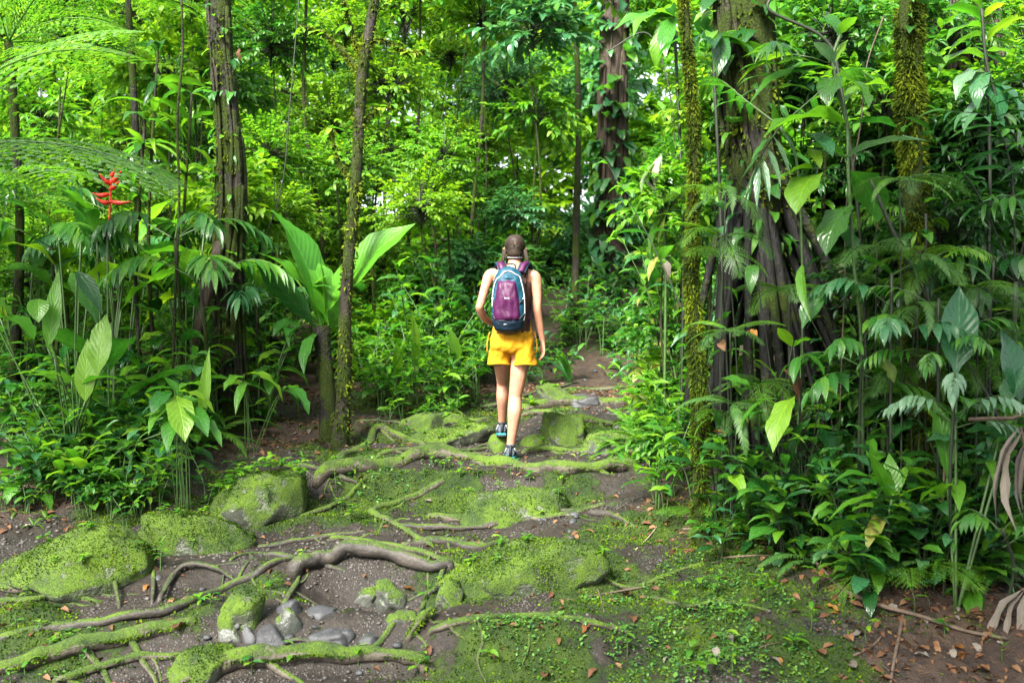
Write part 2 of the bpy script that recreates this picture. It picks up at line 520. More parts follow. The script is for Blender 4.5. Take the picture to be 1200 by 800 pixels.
# ---------------------------------------------------------------- leaf kit
def wprof(shape, t):
    if shape == 'ell':
        w = np.sin(np.pi * t ** .88) ** .85 * (1 - .12 * t)
        w = w * (1 - .55 * sstep(.82, 1, t))
    elif shape == 'lance':
        w = np.sin(np.pi * t ** .72) ** 1.05
    elif shape == 'paddle':
        w = sstep(-.02, .34, t) * (1 - sstep(.62, 1.02, t)) ** .8
    elif shape == 'heart':
        w = np.clip(1 - t, 0, 1) ** .75 * sstep(-.05, .12, t) * 1.05
    else:
        w = np.sin(np.pi * t)
    return np.maximum(w, .0)

def leaf_arrays(shape, ratio, droop, fold, wave=0.0, nl=7, nw=4, seed=0, twist=0):
    """unit-length leaf along +Y, face +Z; droop = total bend in degrees"""
    rs = np.random.RandomState(seed)
    t = np.linspace(0, 1, nl + 1)
    th = -math.radians(droop) * t
    dy = np.cos(th); dz = np.sin(th)
    y = np.concatenate([[0], np.cumsum((dy[1:] + dy[:-1]) / 2 / nl)])
    z = np.concatenate([[0], np.cumsum((dz[1:] + dz[:-1]) / 2 / nl)])
    w = wprof(shape, t) * ratio * .5
    w[0] = max(w[0], .008); w[-1] = .002
    u = np.linspace(-1, 1, nw + 1)
    ph = rs.uniform(0, 6)
    V, U = [], []
    for i in range(nl + 1):
        nx = u * w[i]
        h = np.abs(u) * w[i] * fold + wave * ratio * np.abs(u) ** 1.5 * np.sin(t[i] * 15 + ph + (u > 0) * 1.3) * w[i] / (ratio * .5)
        h = h - .25 * fold * u * u * w[i]
        tw = math.radians(twist) * t[i]
        xx = nx * math.cos(tw) - h * math.sin(tw); hh = nx * math.sin(tw) + h * math.cos(tw)
        V.append(np.stack([xx, y[i] - hh * np.sin(th[i]), z[i] + hh * np.cos(th[i])], -1))
        U.append(np.stack([(u + 1) / 2, np.full(nw + 1, t[i])], -1))
    V = np.concatenate(V); U = np.concatenate(U)
    k = nw + 1
    i = np.arange(nl)[:, None] * k; j = np.arange(nw)[None, :]
    Q = np.stack([i + j, i + j + 1, i + k + j + 1, i + k + j], -1).reshape(-1, 4)
    return V, [Q], U

SHAPES = {}
for nm, sh, ra in (('ell', 'ell', .42), ('broad', 'ell', .58), ('lance', 'lance', .22), ('slim', 'lance', .13), ('paddle', 'paddle', .30), ('heart', 'heart', .72)):
    for dn, dr in (('0', 12), ('1', 42), ('2', 80)):
        SHAPES[nm + dn] = [leaf_arrays(sh, ra, dr + 8 * s, .42 - .1 * s, .05 + .03 * s, 7 if sh != 'paddle' else 10, 4, s, (-18, 6, 20)[s]) for s in range(3)]
SHAPES['curl'] = [leaf_arrays('ell', .5, 30 + 30 * s, .7 - .3 * s, .16, 6, 4, s + 5, 25 - 30 * s) for s in range(3)]
SHAPES['deadfrond'] = [leaf_arrays('paddle', .30, 60, .5, .08, 10, 4, 3, 20)] * 3
_lm = {}
def leaf_mesh(shape, mat, var):
    k = (shape, mat, var)
    if k not in _lm:
        V, fs, U = SHAPES[shape][var]
        _lm[k] = mk_mesh('leaf_' + shape, V, fs, U, M[mat])
    return _lm[k]

UP = Vector((0, 0, 1))
def frame(d, up=UP, roll=0.0):
    y = Vector(d).normalized()
    x = y.cross(up)
    if x.length < 1e-3: x = y.cross(Vector((0, -1, 0)))
    x.normalize()
    z = x.cross(y)
    m = Matrix((x, y, z)).transposed()
    if roll: m = Matrix.Rotation(roll, 3, y) @ m
    return m
def leaf(parent, p, d, L, shape='ell1', mat='mid', ws=1.0, roll=0.0, up=UP, var=None, name='leaf', off=None):
    """one leaf of length L; p relative to parent"""
    v = random.randrange(3) if var is None else var
    m = frame(d, up, roll) @ Matrix.Diagonal((ws * L, L, L))
    m4 = m.to_4x4(); m4.translation = Vector(p)
    return obj(name, leaf_mesh(shape, mat, v), parent, mat4=m4)
def leaf_to(parent, base, tip, W, depth_tip=0.0, shape='lance1', mat='mid', roll=0.0, bend=None, name='leaf'):
    """leaf from photo point base to tip (world points), W = width in metres; aims above the tip by its droop"""
    v = random.randrange(3)
    V, fs, U = SHAPES[shape][v]
    tl = V[-3]                              # tip centre in leaf space
    chord = Vector((0, tl[1], tl[2]))
    d = Vector(tip) - Vector(base)
    L = d.length / chord.length
    ang = math.atan2(chord.z, chord.y)      # negative
    hd = Vector((d.x, d.y, 0))
    side = d.cross(UP)
    if side.length < 1e-3: side = Vector((1, 0, 0))
    side.normalize()
    dd = Matrix.Rotation(-ang, 3, side) @ d.normalized()
    wmax = float(np.max(V[:, 0]) - np.min(V[:, 0]))
    m = frame(dd, UP if abs(dd.z) < .97 else Vector((-d.x, -d.y - .3, .2)), roll) @ Matrix.Diagonal((W / wmax, L, L))
    m4 = m.to_4x4(); m4.translation = Vector(base) - parent.location
    return obj(name, leaf_mesh(shape, mat, v), parent, mat4=m4)

def rdir(az, el):
    return Vector((math.cos(az) * math.cos(el), math.sin(az) * math.cos(el), math.sin(el)))
U_ = random.uniform

# ferns -----------------------------------------------------------------
def frond_arrays(n=26, bip=True, droop=70, wid=.34, seed=0, plen=1.0):
    """unit frond along +Y"""
    rs = np.random.RandomState(seed)
    acc = Acc()
    t = np.linspace(0, 1, n + 1)
    th = -math.radians(droop) * t ** 1.3
    y = np.concatenate([[0], np.cumsum(np.cos(th[1:]) / n)]); z = np.concatenate([[0], np.cumsum(np.sin(th[1:]) / n)])
    C = np.stack([np.zeros(n + 1), y, z], -1)
    tube(acc, C[::2], np.linspace(.007, .0015, len(C[::2])), 4, False)
    for i in range(3, n + 1):
        s = t[i]
        w = wid * (math.sin(math.pi * min(1, (s * .86 + .14)) ** 1.05) ** .7 if s < 1 else 0) * rs.uniform(.9, 1.1)
        if w < .012: w = .012
        for sd in (-1, 1):
            a = math.radians(rs.uniform(58, 72) - 22 * s)
            d0 = np.array([sd * math.sin(a), math.cos(a) * math.cos(th[i]), math.cos(a) * math.sin(th[i])])
            dn = np.array([0, -math.sin(th[i]), math.cos(th[i])])
            k = 9 if bip else 4
            pts = [C[i] + d0 * w * q - np.array([0, 0, 1]) * .30 * w * q * q + dn * .01 for q in np.linspace(0, 1, k)]
            if not bip:
                ww = .55 / n * np.array([.8, 1, .75, .06])
                along = np.array([0, math.cos(th[i]), math.sin(th[i])])
                P = np.array(pts)
                V = np.stack([P - along * ww[:, None], P + dn * -.004, P + along * ww[:, None]], 1).reshape(-1, 3)
                q = np.arange(k - 1)[:, None] * 3
                Q = np.concatenate([np.stack([q + 0, q + 1, q + 4, q + 3], -1).reshape(-1, 4), np.stack([q + 1, q + 2, q + 5, q + 4], -1).reshape(-1, 4)])
                acc.add(V, [Q], np.tile([[.3, .5]], (len(V), 1)))
            else:
                for q in range(1, k):
                    for s2 in (-1, 1):
                        b = pts[q]
                        al = np.array([0, math.cos(th[i]), math.sin(th[i])]) * s2
                        ln = .85 / n * (1 - .7 * (q / k) ** 2) * rs.uniform(.85, 1.1)
                        dd = pts[q] - pts[q - 1]; dd = dd / (np.linalg.norm(dd) + 1e-9)
                        wv = w / k * .27
                        tip = b + al * ln + dd * ln * .35 - np.array([0, 0, .2]) * ln
                        V = np.array([b - dd * wv, b + (al * .5 + dd * .1) * ln - dd * wv * .8, tip, b + (al * .5 + dd * .25) * ln + dd * wv * .8, b + dd * wv])
                        acc.add(V, [np.array([[0, 1, 3, 4]]), np.array([[1, 2, 3]])], np.tile([[.3, .5]], (5, 1)))
    return acc
FROND = {}
def frond_mesh(kind, mat, var):
    k = (kind, mat, var)
    if k not in FROND:
        a = {'tree': lambda: frond_arrays(30, True, 50 + 16 * var, .30, var), 'sword': lambda: frond_arrays(30, False, 60 + 25 * var, .11, var + 5),
             'wide': lambda: frond_arrays(22, True, 55 + 20 * var, .26, var + 9)}[kind]()
        FROND[k] = a.mesh('frond_' + kind, M[mat])
    return FROND[k]
def frond(parent, p, d, L, kind='sword', mat='fern', roll=0.0, var=None, ws=1.0):
    v = random.randrange(3) if var is None else var
    m = frame(d, UP, roll) @ Matrix.Diagonal((L * ws, L, L))
    m4 = m.to_4x4(); m4.translation = Vector(p)
    return obj('frond', frond_mesh(kind, mat, v), parent, mat4=m4)

def fern(base, n, L, label, group=None, kind='sword', mat='fern', el=(.5, 1.1), az=None, cat='fern'):
    t = thing('fern', base, label, cat, group)
    a0 = U_(0, 6.28)
    for k in range(n):
        a = a0 + k * 6.283 / n + U_(-.3, .3) if az is None else U_(*az)
        frond(t, (0, 0, -.01), rdir(a, U_(*el)), L * U_(.75, 1.1), kind, mat, U_(-.2, .2))
    return t

def stem_mesh(paths, mat, seg=5):
    acc = Acc()
    for pts, r in paths: tube(acc, pts, r, seg)
    return acc.mesh('stem', M[mat])

def herb(base, ns, h, L, label, cat='plant', group=None, shapes=('ell1', 'ell2'), mats=('mid',), spread=.5, nleaf=6, ws=1.0, name='herb', lo=.35, stem='stem', tipleaf=True, az=None, rst=.004):
    """stems with alternate leaves, each leaf its own object"""
    if name == 'herb':
        if cat == 'shrub': name = 'shrub'
        elif label.split()[0] in ('tall', 'waist-high', 'knee-high'): name = 'tall_herb'
        elif label.split()[0] in ('low', 'small'): name = 'low_herb'
    t = thing(name, base, label, cat, group)
    paths = []
    for s in range(ns):
        a = U_(0, 6.28) if az is None else U_(*az)
        out = spread * h * U_(.3, 1.0) if ns > 1 else spread * h * U_(0, .4)
        hh = h * U_(.7, 1.1)
        pts = [Vector((0, 0, -.03)) + rdir(a, 0) * .02 * s ** .5]
        for q in (.35, .7, 1.0):
            pts.append(Vector((math.cos(a) * out * q ** 1.6, math.sin(a) * out * q ** 1.6, hh * (q - .12 * q * q * spread))))
        C = spline(pts, 4)
        paths.append((C, np.linspace(rst * (1 + h), rst * .45, len(C))))
        la = U_(0, 6.28)
        for k in range(nleaf):
            q = lo + (1 - lo) * (k + .6) / nleaf
            p = C[min(len(C) - 1, int(q * (len(C) - 1) + .5))]
            la += 2.4 + U_(-.4, .4)
            el = U_(-.05, .55) + .35 * q
            d = rdir(la, el)
            leaf(t, Vector(p), d, L * U_(.65, 1.1) * (1.0 - .15 * abs(q - .6)), random.choice(shapes), random.choice(mats), ws, U_(-.35, .35))
        if tipleaf:
            leaf(t, Vector(C[-1]), Vector((math.cos(a), math.sin(a), 1.6)), L * U_(.5, .85), random.choice(shapes), random.choice(mats), ws * .85, U_(-.4, .4))
    obj('stem', stem_mesh(paths, stem), t)
    return t

def seedling(base, h, L, n, label, group, mats=('fresh',), shape=('ell1', 'ell0')):
    t = thing('seedling', base, label, 'seedling', group)
    C = spline([(0, 0, -.02), (U_(-.1, .1) * h, U_(-.1, .1) * h, h * .5), (U_(-.3, .3) * h, U_(-.2, .2) * h, h)], 3)
    obj('stem', stem_mesh([(C, np.linspace(.004, .002, len(C)))], 'stem', 4), t)
    a = U_(0, 6.28)
    for k in range(n):
        q = .45 + .55 * (k + 1) / n
        p = C[int(q * (len(C) - 1))]
        a += 2.3 + U_(-.4, .4)
        leaf(t, Vector(p), rdir(a, U_(.0, .6)), L * U_(.7, 1.15), random.choice(shape), random.choice(mats), U_(.85, 1.15), U_(-.3, .3))
    return t

def pinnate(parent, pts, n, LL, shape='lance1', mat='blue', ws=1.0, el=-.2, start=.25, rr=.005, hang=.0, stemmat='stem'):
    """a compound leaf: rachis along world pts with leaflets as sub-parts"""
    C = spline([Vector(p) - parent.location for p in pts], 8)
    acc = Acc(); tube(acc, C, np.linspace(rr, rr * .3, len(C)), 5)
    fr = obj('frond', acc.mesh('rachis', M[stemmat]), parent)
    for k in range(n):
        q = start + (1 - start) * (k + .5) / n
        x = q * (len(C) - 1); i = min(len(C) - 2, int(x)); p = C[i] + (C[i + 1] - C[i]) * (x - i)
        T = Vector(C[i + 1] - C[i]).normalized()
        side = T.cross(UP); side = side.normalized() if side.length > .05 else Vector((1, 0, 0))
        for sd in (-1, 1):
            a = math.radians(62 - 30 * q + U_(-6, 6))
            d = (T * math.cos(a) + side * sd * math.sin(a) + UP * (el + U_(-.08, .08)) - UP * hang).normalized()
            leaf(fr, Vector(p), d, LL * (math.sin(math.pi * (.22 + .66 * q)) ** .6) * U_(.9, 1.08), shape, mat, ws, U_(-.2, .2), name='leaflet')
    leaf(fr, Vector(C[-1]), Vector(C[-1] - C[-2]), LL * .8, shape, mat, ws, name='leaflet')
    return fr

# trunks ------------------------------------------------------------------
def trunk_mesh(pts, rad, mat, seg=14, k=10, rough=.08, seed=0, flare=0.0, ridges=0):
    rs = np.random.RandomState(seed)
    C = spline(pts, k)
    R = np.interp(np.linspace(0, 1, len(C)), np.linspace(0, 1, len(rad)), rad)
    acc = Acc()
    tube(acc, C, R, seg)
    V = acc.V[0]
    n = len(C)
    cen = np.repeat(C, seg, 0)
    off = V[:n * seg] - cen
    ang = np.tile(np.arange(seg) / seg * 6.283, n)
    zz = cen[:, 2]
    f = 1 + rough * (2 * vnoise(ang * 1.3 + seed * 3, zz * 3.0 + seed) + 1.2 * vnoise(ang * 3 + 5, zz * 9))
    if ridges: f = f + .10 * np.sin(ang * ridges + zz * .8 + seed) * (1 + 1.2 * vnoise(zz * 2, ang))
    acc.V[0][:n * seg] = cen + off * f[:, None]
    return acc, C, R

def moss_fuzz(C, R, n, L, seed=0, down=.5, mat='moss_trunk', thick=.22, bare=-.12):
    """tufts of hanging moss leaves round a trunk"""
    rs = np.random.RandomState(seed)
    i = rs.uniform(0, len(C) - 1.001, n)
    k = i.astype(int); fr = (i - k)[:, None]
    P = C[k] * (1 - fr) + C[k + 1] * fr
    r = R[k] * (1 - fr[:, 0]) + R[k + 1] * fr[:, 0]
    a = rs.uniform(0, 6.283, n)
    dens = vnoise(P[:, 2] * 5 + P[:, 0] * 4 + seed, a * .8) + .6 * vnoise(P[:, 2] * 14 + seed, a * 2 + 4)
    keep = dens > bare
    if keep.sum() < 8: keep[:] = True
    o = np.stack([np.cos(a), np.sin(a), np.zeros(n)], -1)
    lump = 1 + .35 * vnoise(a * 1.2 + 3, P[:, 2] * 6 + seed)
    B = P + o * (r * lump * .97)[:, None]
    ln = L * rs.uniform(.5, 1.5, n)
    d = o * rs.uniform(.4, 1.2, n)[:, None] + np.stack([rs.uniform(-.6, .6, n), rs.uniform(-.6, .6, n), rs.uniform(-1.3, .5, n) * down * 2], -1)
    d /= np.linalg.norm(d, axis=1)[:, None]
    s = np.cross(d, rs.normal(size=(n, 3))); s /= np.linalg.norm(s, axis=1)[:, None]
    w = (ln * thick)[:, None]
    T = B + d * ln[:, None] - np.array([0, 0, 1]) * (ln * .25)[:, None]
    Mi = B + d * (ln * .5)[:, None]
    V = np.stack([B - s * w * .5, B + s * w * .5, Mi + s * w, T, Mi - s * w], 1)[keep].reshape(-1, 3)
    m = np.arange(keep.sum())[:, None] * 5
    return mk_mesh('moss', V, [m + np.array([[0, 1, 2, 4]]), m + np.array([[4, 2, 3]])], np.tile([[.3, .5]], (len(V), 1)), M[mat])

# background crowns ---------------------------------------------------------
def crown_variant(seed, R, Hh, ntw, L, shape, per, mat, low=.25):
    rs = np.random.RandomState(seed)
    br, lv = Acc(), Acc()
    tmpl = [leaf_arrays(shape, {'ell': .44, 'lance': .26, 'heart': .7}[shape], dr, .4, .04, 4, 2, q) for q, dr in enumerate((15, 45, 75))]
    for k in range(ntw):
        a = rs.uniform(0, 6.283); e = math.asin(rs.uniform(-.55, 1.0))
        d = np.array([math.cos(a) * math.cos(e), math.sin(a) * math.cos(e), math.sin(e)])
        st = np.array([0, 0, -Hh * .45]) + d * np.array([R, R, Hh]) * rs.uniform(.05, .4)
        ln = rs.uniform(.45, 1.0) * .75
        en = st + d * np.array([R, R, Hh]) * ln + np.array([0, 0, .1])
        dp = rs.uniform(.1, .45) * R * .5
        pts = np.array([st + (en - st) * q - np.array([0, 0, dp]) * q ** 2.2 for q in np.linspace(0, 1, 6)])
        tube(br, np.concatenate([[np.array([0, 0, min(st[2], Hh * rs.uniform(-.75, .1))])], pts]), np.linspace(.008, .0025, 7) * (R ** .5), 3, False)
        la = rs.uniform(0, 6)
        for q in np.linspace(low, 1.02, per):
            x = min(q, .999) * 5; i = int(x)
            p = pts[i] + (pts[i + 1] - pts[i]) * (x - i)
            T = Vector(pts[i + 1] - pts[i]).normalized()
            sdv = T.cross(UP)
            sdv = sdv.normalized() if sdv.length > .1 else Vector((1, 0, 0))
            sg = 1 if int(round(q * 97)) % 2 else -1
            an = rs.uniform(.5, 1.2) if q < 1 else 0
            dd = (T * math.cos(an) + sdv * sg * math.sin(an) + UP * rs.uniform(-.35, .45)).normalized()
            m = np.array(frame(dd, UP, rs.uniform(-.6, .6)))
            s = L * rs.uniform(.6, 1.25)
            V, fs, Uv = tmpl[rs.randint(3)]
            lv.add(p + (V * s) @ m.T, fs, Uv)
    tube(br, [(0, 0, -Hh * .8), (.02, 0, -Hh * .3), (0, .02, Hh * .35)], [.016, .012, .005], 5)
    return br, lv
CROWN = {}
CDEF = {'ellm': (1.0, .85, 92, .145, 'ell', 14), 'ells': (.9, .8, 120, .095, 'ell', 17), 'lan': (1.0, .9, 80, .21, 'lance', 14), 'hea': (.95, .9, 66, .17, 'heart', 11), 'ellb': (1.0, .9, 66, .22, 'ell', 11)}
def crown_meshes(kind, var, mat):
    k = (kind, var, mat)
    if k not in CROWN:
        if (kind, var) not in CROWN:
            R, Hh, nt, L, sh, per = CDEF[kind]
            CROWN[(kind, var)] = crown_variant(var * 13 + len(kind) + ord(kind[-1]), R, Hh, nt, L, sh, per, mat)
        br, lv = CROWN[(kind, var)]
        CROWN[k] = (br.mesh('branches', M['stem_dark']), lv.mesh('crown_' + kind, M[mat]))
    return CROWN[k]
def bg_tree(p, kind, mat, s, label, group, name='understory_tree', cat='tree', rot=None, tr='bark_thin', trunk_r=.015, sz=None, foot=None):
    """p = crown centre in the world; trunk runs from the ground"""
    bx_, by_ = p.x + U_(-.25, .25) * s, p.y + U_(-.1, .3)
    if foot: bx_, by_ = foot
    base = Vector((bx_, by_, Hs(bx_, by_)))
    top = p + Vector((0, 0, -.62 * s)) - base
    t = thing(name, base, label, cat, group)
    h = max(.12, top.z)
    mid = Vector((top.x * .3 + U_(-.06, .06) * h, top.y * .3 + U_(-.05, .05) * h, h * .5))
    acc, C, R = trunk_mesh([(0, 0, -.1), mid, (top.x, top.y, h)], [trunk_r * (1 + h * .12), trunk_r, trunk_r * .5], tr, 7, 6, .1, random.randrange(99))
    obj('trunk', acc.mesh('trunk', M[tr]), t)
    bm_, lm_ = crown_meshes(kind, random.randrange(3), mat)
    m4 = Matrix.Rotation(U_(0, 6.28), 4, 'Z') @ Matrix.Rotation(U_(-.15, .15), 4, 'X') @ Matrix.Diagonal((s, s, sz or s * U_(.85, 1.1), 1))
    m4.translation = Vector((top.x, top.y, h + .62 * s))
    obj('branches', bm_, t, mat4=m4)
    obj('crown', lm_, t, mat4=m4, kind='stuff')
    return t
# ---------------------------------------------------------------- background forest
CW = {'yellow': 'yellow-green', 'fresh': 'fresh green', 'mid': 'mid green', 'dark': 'dark green', 'blue': 'blue-green'}
KW = {'ellm': 'oval-leaved', 'ells': 'small-leaved', 'lan': 'lance-leaved', 'hea': 'heart-leaved', 'ellb': 'broad-leaved'}
def bg_label(px, py, d, kd, mt):
    if px < 235: z = 'left of the dark mossy trunk'
    elif px < 410: z = 'between the two left trunks'
    elif px < 560: z = 'right of the slim curved trunk'
    elif px < 690: z = 'behind the walking woman'
    elif px < 800: z = 'around the climber-wrapped trunk'
    else: z = 'behind the right bank trunks'
    h = 'tall' if py < 170 else ('low' if py > 300 else 'middling')
    f = ' deep in the forest' if d > 17 else ''
    lab = f'{h} {KW[kd]} {CW[mt]} tree {z}{f}'
    return lab, 'background ' + lab
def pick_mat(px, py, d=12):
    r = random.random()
    if d > 16 and py < 260 and random.random() < .55: return random.choice(['yellow', 'fresh', 'fresh'])  # far upper crowns: sunlit look put into brighter, yellower leaf colours
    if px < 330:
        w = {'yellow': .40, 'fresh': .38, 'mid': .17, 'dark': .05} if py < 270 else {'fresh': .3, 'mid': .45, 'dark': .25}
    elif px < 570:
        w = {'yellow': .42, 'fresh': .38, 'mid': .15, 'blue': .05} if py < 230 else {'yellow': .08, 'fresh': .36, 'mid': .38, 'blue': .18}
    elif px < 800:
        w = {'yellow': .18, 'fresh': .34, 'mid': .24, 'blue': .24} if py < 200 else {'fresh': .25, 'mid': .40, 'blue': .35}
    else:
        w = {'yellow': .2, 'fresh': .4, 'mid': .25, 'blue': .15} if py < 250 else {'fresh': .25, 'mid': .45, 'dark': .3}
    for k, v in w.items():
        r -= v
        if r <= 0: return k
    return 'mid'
LAYERS = [  # depth, pixel step x, pixel step y, scale, y range, x range
    (9.6, 130, 100, .60, (225, 430), (-20, 330)),
    (10.6, 125, 105, .70, (40, 430), (-40, 560)),
    (11.4, 105, 80, .55, (225, 395), (420, 690)),
    (12.4, 115, 95, .80, (0, 400), (-40, 860)),
    (15.0, 105, 90, .98, (-20, 370), (-60, 880)),
    (18.5, 105, 90, 1.2, (-20, 340), (-60, 1260)),
    (23.0, 100, 85, 1.5, (-40, 290), (-60, 1260)),
    (29.0, 95, 85, 1.95, (-40, 250), (-60, 1260)),
    (37.0, 95, 85, 2.5, (-40, 200), (-60, 1260)),
]
for d0, sx, sy, s0, (ya, yb), (xa, xb) in LAYERS:
    y = ya; row = 0
    while y <= yb:
        x = xa + (row % 2) * sx * .5
        while x <= xb:
            px = x + U_(-.35, .35) * sx; py = y + U_(-.35, .35) * sy
            x += sx
            d = d0 * U_(.93, 1.08)
            s = s0 * U_(.8, 1.15)
            rad = s * .75 * F / d
            if d < 13.5 and px + rad > 600 and px - rad < 745 and py + rad * .75 > 400: continue     # the path runs here
            if d < 15.9 and px + rad * 1.15 > 694 and px - rad * 1.15 < 745: continue       # the leafy old trunk stands free
            if 585 < px < 700 and py < 40 and d0 > 14 and random.random() < .25: continue
            if 300 < px < 350 and py < 40 and random.random() < .5: continue
            p = at(px, py, d)
            g = Hs(p.x, d)
            if p.z < g + .35 * s: p.z = g + .45 * s
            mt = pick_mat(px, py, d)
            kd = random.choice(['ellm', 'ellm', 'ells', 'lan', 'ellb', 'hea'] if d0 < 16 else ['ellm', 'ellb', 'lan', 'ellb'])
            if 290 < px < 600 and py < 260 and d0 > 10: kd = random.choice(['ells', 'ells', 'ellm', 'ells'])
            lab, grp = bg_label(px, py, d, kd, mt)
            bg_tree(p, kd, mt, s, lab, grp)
        y += sy; row += 1
# bushes on the slope behind the path
for k in range(34):
    px = U_(400, 880); d = U_(12.6, 19)
    s = U_(.55, .8)
    rad = s * .8 * F / d
    if d < 13.4 and px + rad > 610 and px - rad < 740: continue
    if d < 16 and px + rad > 698 and px - rad < 740: continue
    g = gx(px, d)
    mt = random.choice(['mid', 'blue', 'mid', 'fresh', 'dark'])
    bg_tree(g + Vector((0, 0, s * .5)), random.choice(['ellm', 'ellb', 'hea', 'lan']), mt, s, 'low leafy bush on the slope behind the path', 'low bushes behind the path', name='bush', cat='bush')

# far poles: bare slim trunks
for px, y0, y1, d, r, lean in ((672, 190, 345, 13.5, .045, .0), (555, 180, 420, 12.0, .022, .1), (372, 120, 380, 11.0, .022, -.1),
                               (480, 20, 330, 13, .022, .1)):
    b = gx(px, d)
    top = at(px + lean * 120, -30, d)
    t = thing('slim_tree', b, 'slim bare dark trunk rising through the thicket behind the path', 'tree', 'slim trunks in the thicket')
    q = top - b
    acc, C, R = trunk_mesh([(0, 0, -.1), (q.x * .2 + U_(-.1, .1), 0, q.z * .33), (q.x * .7 + U_(-.1, .1), .05, q.z * .66), q], [r * 1.3, r, r * .7], 'bark_thin', 8, 8, .12, int(px))
    obj('trunk', acc.mesh('trunk', M['bark_thin']), t)
    bm_, lm_ = crown_meshes('ellm', random.randrange(3), 'fresh')
    m4 = Matrix.Diagonal((1.1, 1.1, 1, 1)); m4.translation = q + Vector((0, 0, .5))
    obj('branches', bm_, t, mat4=m4); obj('crown', lm_, t, mat4=m4, kind='stuff')

def px_trunk(name, label, path, d, mat, seg=14, k=8, rough=.1, seed=1, ridges=0, cat='tree'):
    """path: (px, py, width_px) from top to base"""
    bx_, by_ = path[-1][0], path[-1][1]
    pts = [at(x, y, d) for x, y, w in path]
    g = Hs(pts[-1].x, d)
    pts[-1].z = g - .12
    base = Vector((pts[-1].x, d, g))
    rad = [w / 2 / F * d for x, y, w in path]
    t = thing(name, base, label, cat)
    acc, C, R = trunk_mesh([p - base for p in pts], rad, mat, seg, k, rough, seed, ridges=ridges)
    obj('trunk', acc.mesh('trunk', M[mat]), t)
    return t, C, R

def climb_strand(t, C, R, mat, n, rr, seed, span=(0, 1)):
    """thin stems clinging along a trunk; each a part"""
    rs = np.random.RandomState(seed)
    for k in range(n):
        a = rs.uniform(3.4, 6.0); q0 = rs.uniform(span[0], span[0] + .25 * (span[1] - span[0])); q1 = rs.uniform(q0 + .35 * (span[1] - span[0]), span[1])
        pts = []
        for q in np.linspace(q0, q1, 12):
            i = min(len(C) - 1, int(q * (len(C) - 1))); a += rs.uniform(-.16, .16)
            pts.append(C[i] + np.array([math.cos(a), math.sin(a), 0]) * (R[i] * 1.04 + rr * .6))
        acc = Acc(); tube(acc, spline(pts, 3), rr * rs.uniform(.6, 1.3), 5)
        obj('climbing_stem', acc.mesh('climbing_stem', M[mat]), t)

def trunk_leaves(t, C, R, n, L, mats, shapes, seed, span=(0, 1), name='climber_leaf', front=True):
    rs = np.random.RandomState(seed)
    for k in range(n):
        q = rs.uniform(*span); i = min(len(C) - 1, int(q * (len(C) - 1)))
        a = rs.uniform(3.0, 6.4) if front else rs.uniform(0, 6.28)
        o = Vector((math.cos(a), math.sin(a), 0))
        p = Vector(C[i]) + o * R[i] * 1.02
        leaf(t, p, o + Vector((rs.uniform(-.5, .5), rs.uniform(-.4, .2), rs.uniform(-.9, .5))), L * rs.uniform(.6, 1.2), shapes[k % len(shapes)], mats[k % len(mats)], 1, rs.uniform(-.4, .4), name=name)

# the leafy old trunk behind the path
t, C, R = px_trunk('rainforest_tree', 'thick brown trunk wrapped in blue-green climbing leaves beyond the path', [(720, -40, 30), (718, 80, 34), (716, 200, 36), (719, 290, 38), (718, 335, 44), (716, 352, 66)], 16, 'bark_brown', 18, 8, .1, 4, ridges=5)
climb_strand(t, C, R, 'bark_brown', 7, .03, 5)
trunk_leaves(t, C, R * 1.2, 290, .29, ['blue', 'mid', 'blue', 'mid'], ['heart1', 'ell1', 'heart2', 'broad1'], 3, (0, .78))
for s in (-1, 1, 2):
    acc = Acc()
    tube(acc, spline([(s * .15, -.1, .5), (s * .32, -.2, .12), (s * .6, -.3, -.12)], 4), [.16, .15, .13, .12, .11, .1, .09, .07, .05], 8)
    obj('buttress_root', acc.mesh('buttress_root', M['bark_brown']), t)

# left trunk with climbers
t, C, R = px_trunk('rainforest_tree', 'dark mossy trunk with clinging stems left of the broad-leaved rosette plant', [(256, -40, 26), (260, 60, 25), (267, 140, 25), (271, 230, 27), (266, 320, 30), (268, 400, 29), (270, 450, 33), (272, 492, 56)], 8.5, 'bark_dark', 18, 8, .12, 8, ridges=4)
climb_strand(t, C, R, 'bark_thin', 9, .014, 6)
climb_strand(t, C, R, 'bark_dark', 5, .024, 9, (.3, 1))
obj('moss', moss_fuzz(C, R * 1.02, 9000, .028, 3, thick=.16, bare=-.02), t, kind='stuff')
trunk_leaves(t, C, R * 1.1, 60, .12, ['mid', 'fresh', 'blue'], ['heart1', 'ell1', 'lance2'], 13, (.05, .9))
for k, (x0, z0) in enumerate(((-.22, -.02), (.2, -.05), (-.05, -.28), (-.38, .12), (.32, .1))):
    acc = Acc(); tube(acc, spline([(x0 * .25, z0 * .25, .32), (x0 * .6, z0 * .6, .1), (x0 * 1.2, z0 * 1.2, -.05)], 4), np.linspace(.05, .03, 9), 7)
    obj('root_flare', acc.mesh('root_flare', M['bark_dark']), t)
acc = Acc()
b = t.location
tube(acc, spline([at(258, 285, 8.4) - b, at(247, 330, 8.3) - b, at(232, 390, 8.25) - b, at(226, 450, 8.2) - b, gx(222, 8.15) - b - Vector((0, 0, .05))], 5), np.linspace(.05, .03, 21), 7)
obj('prop_root', acc.mesh('prop_root', M['bark_brown']), t)

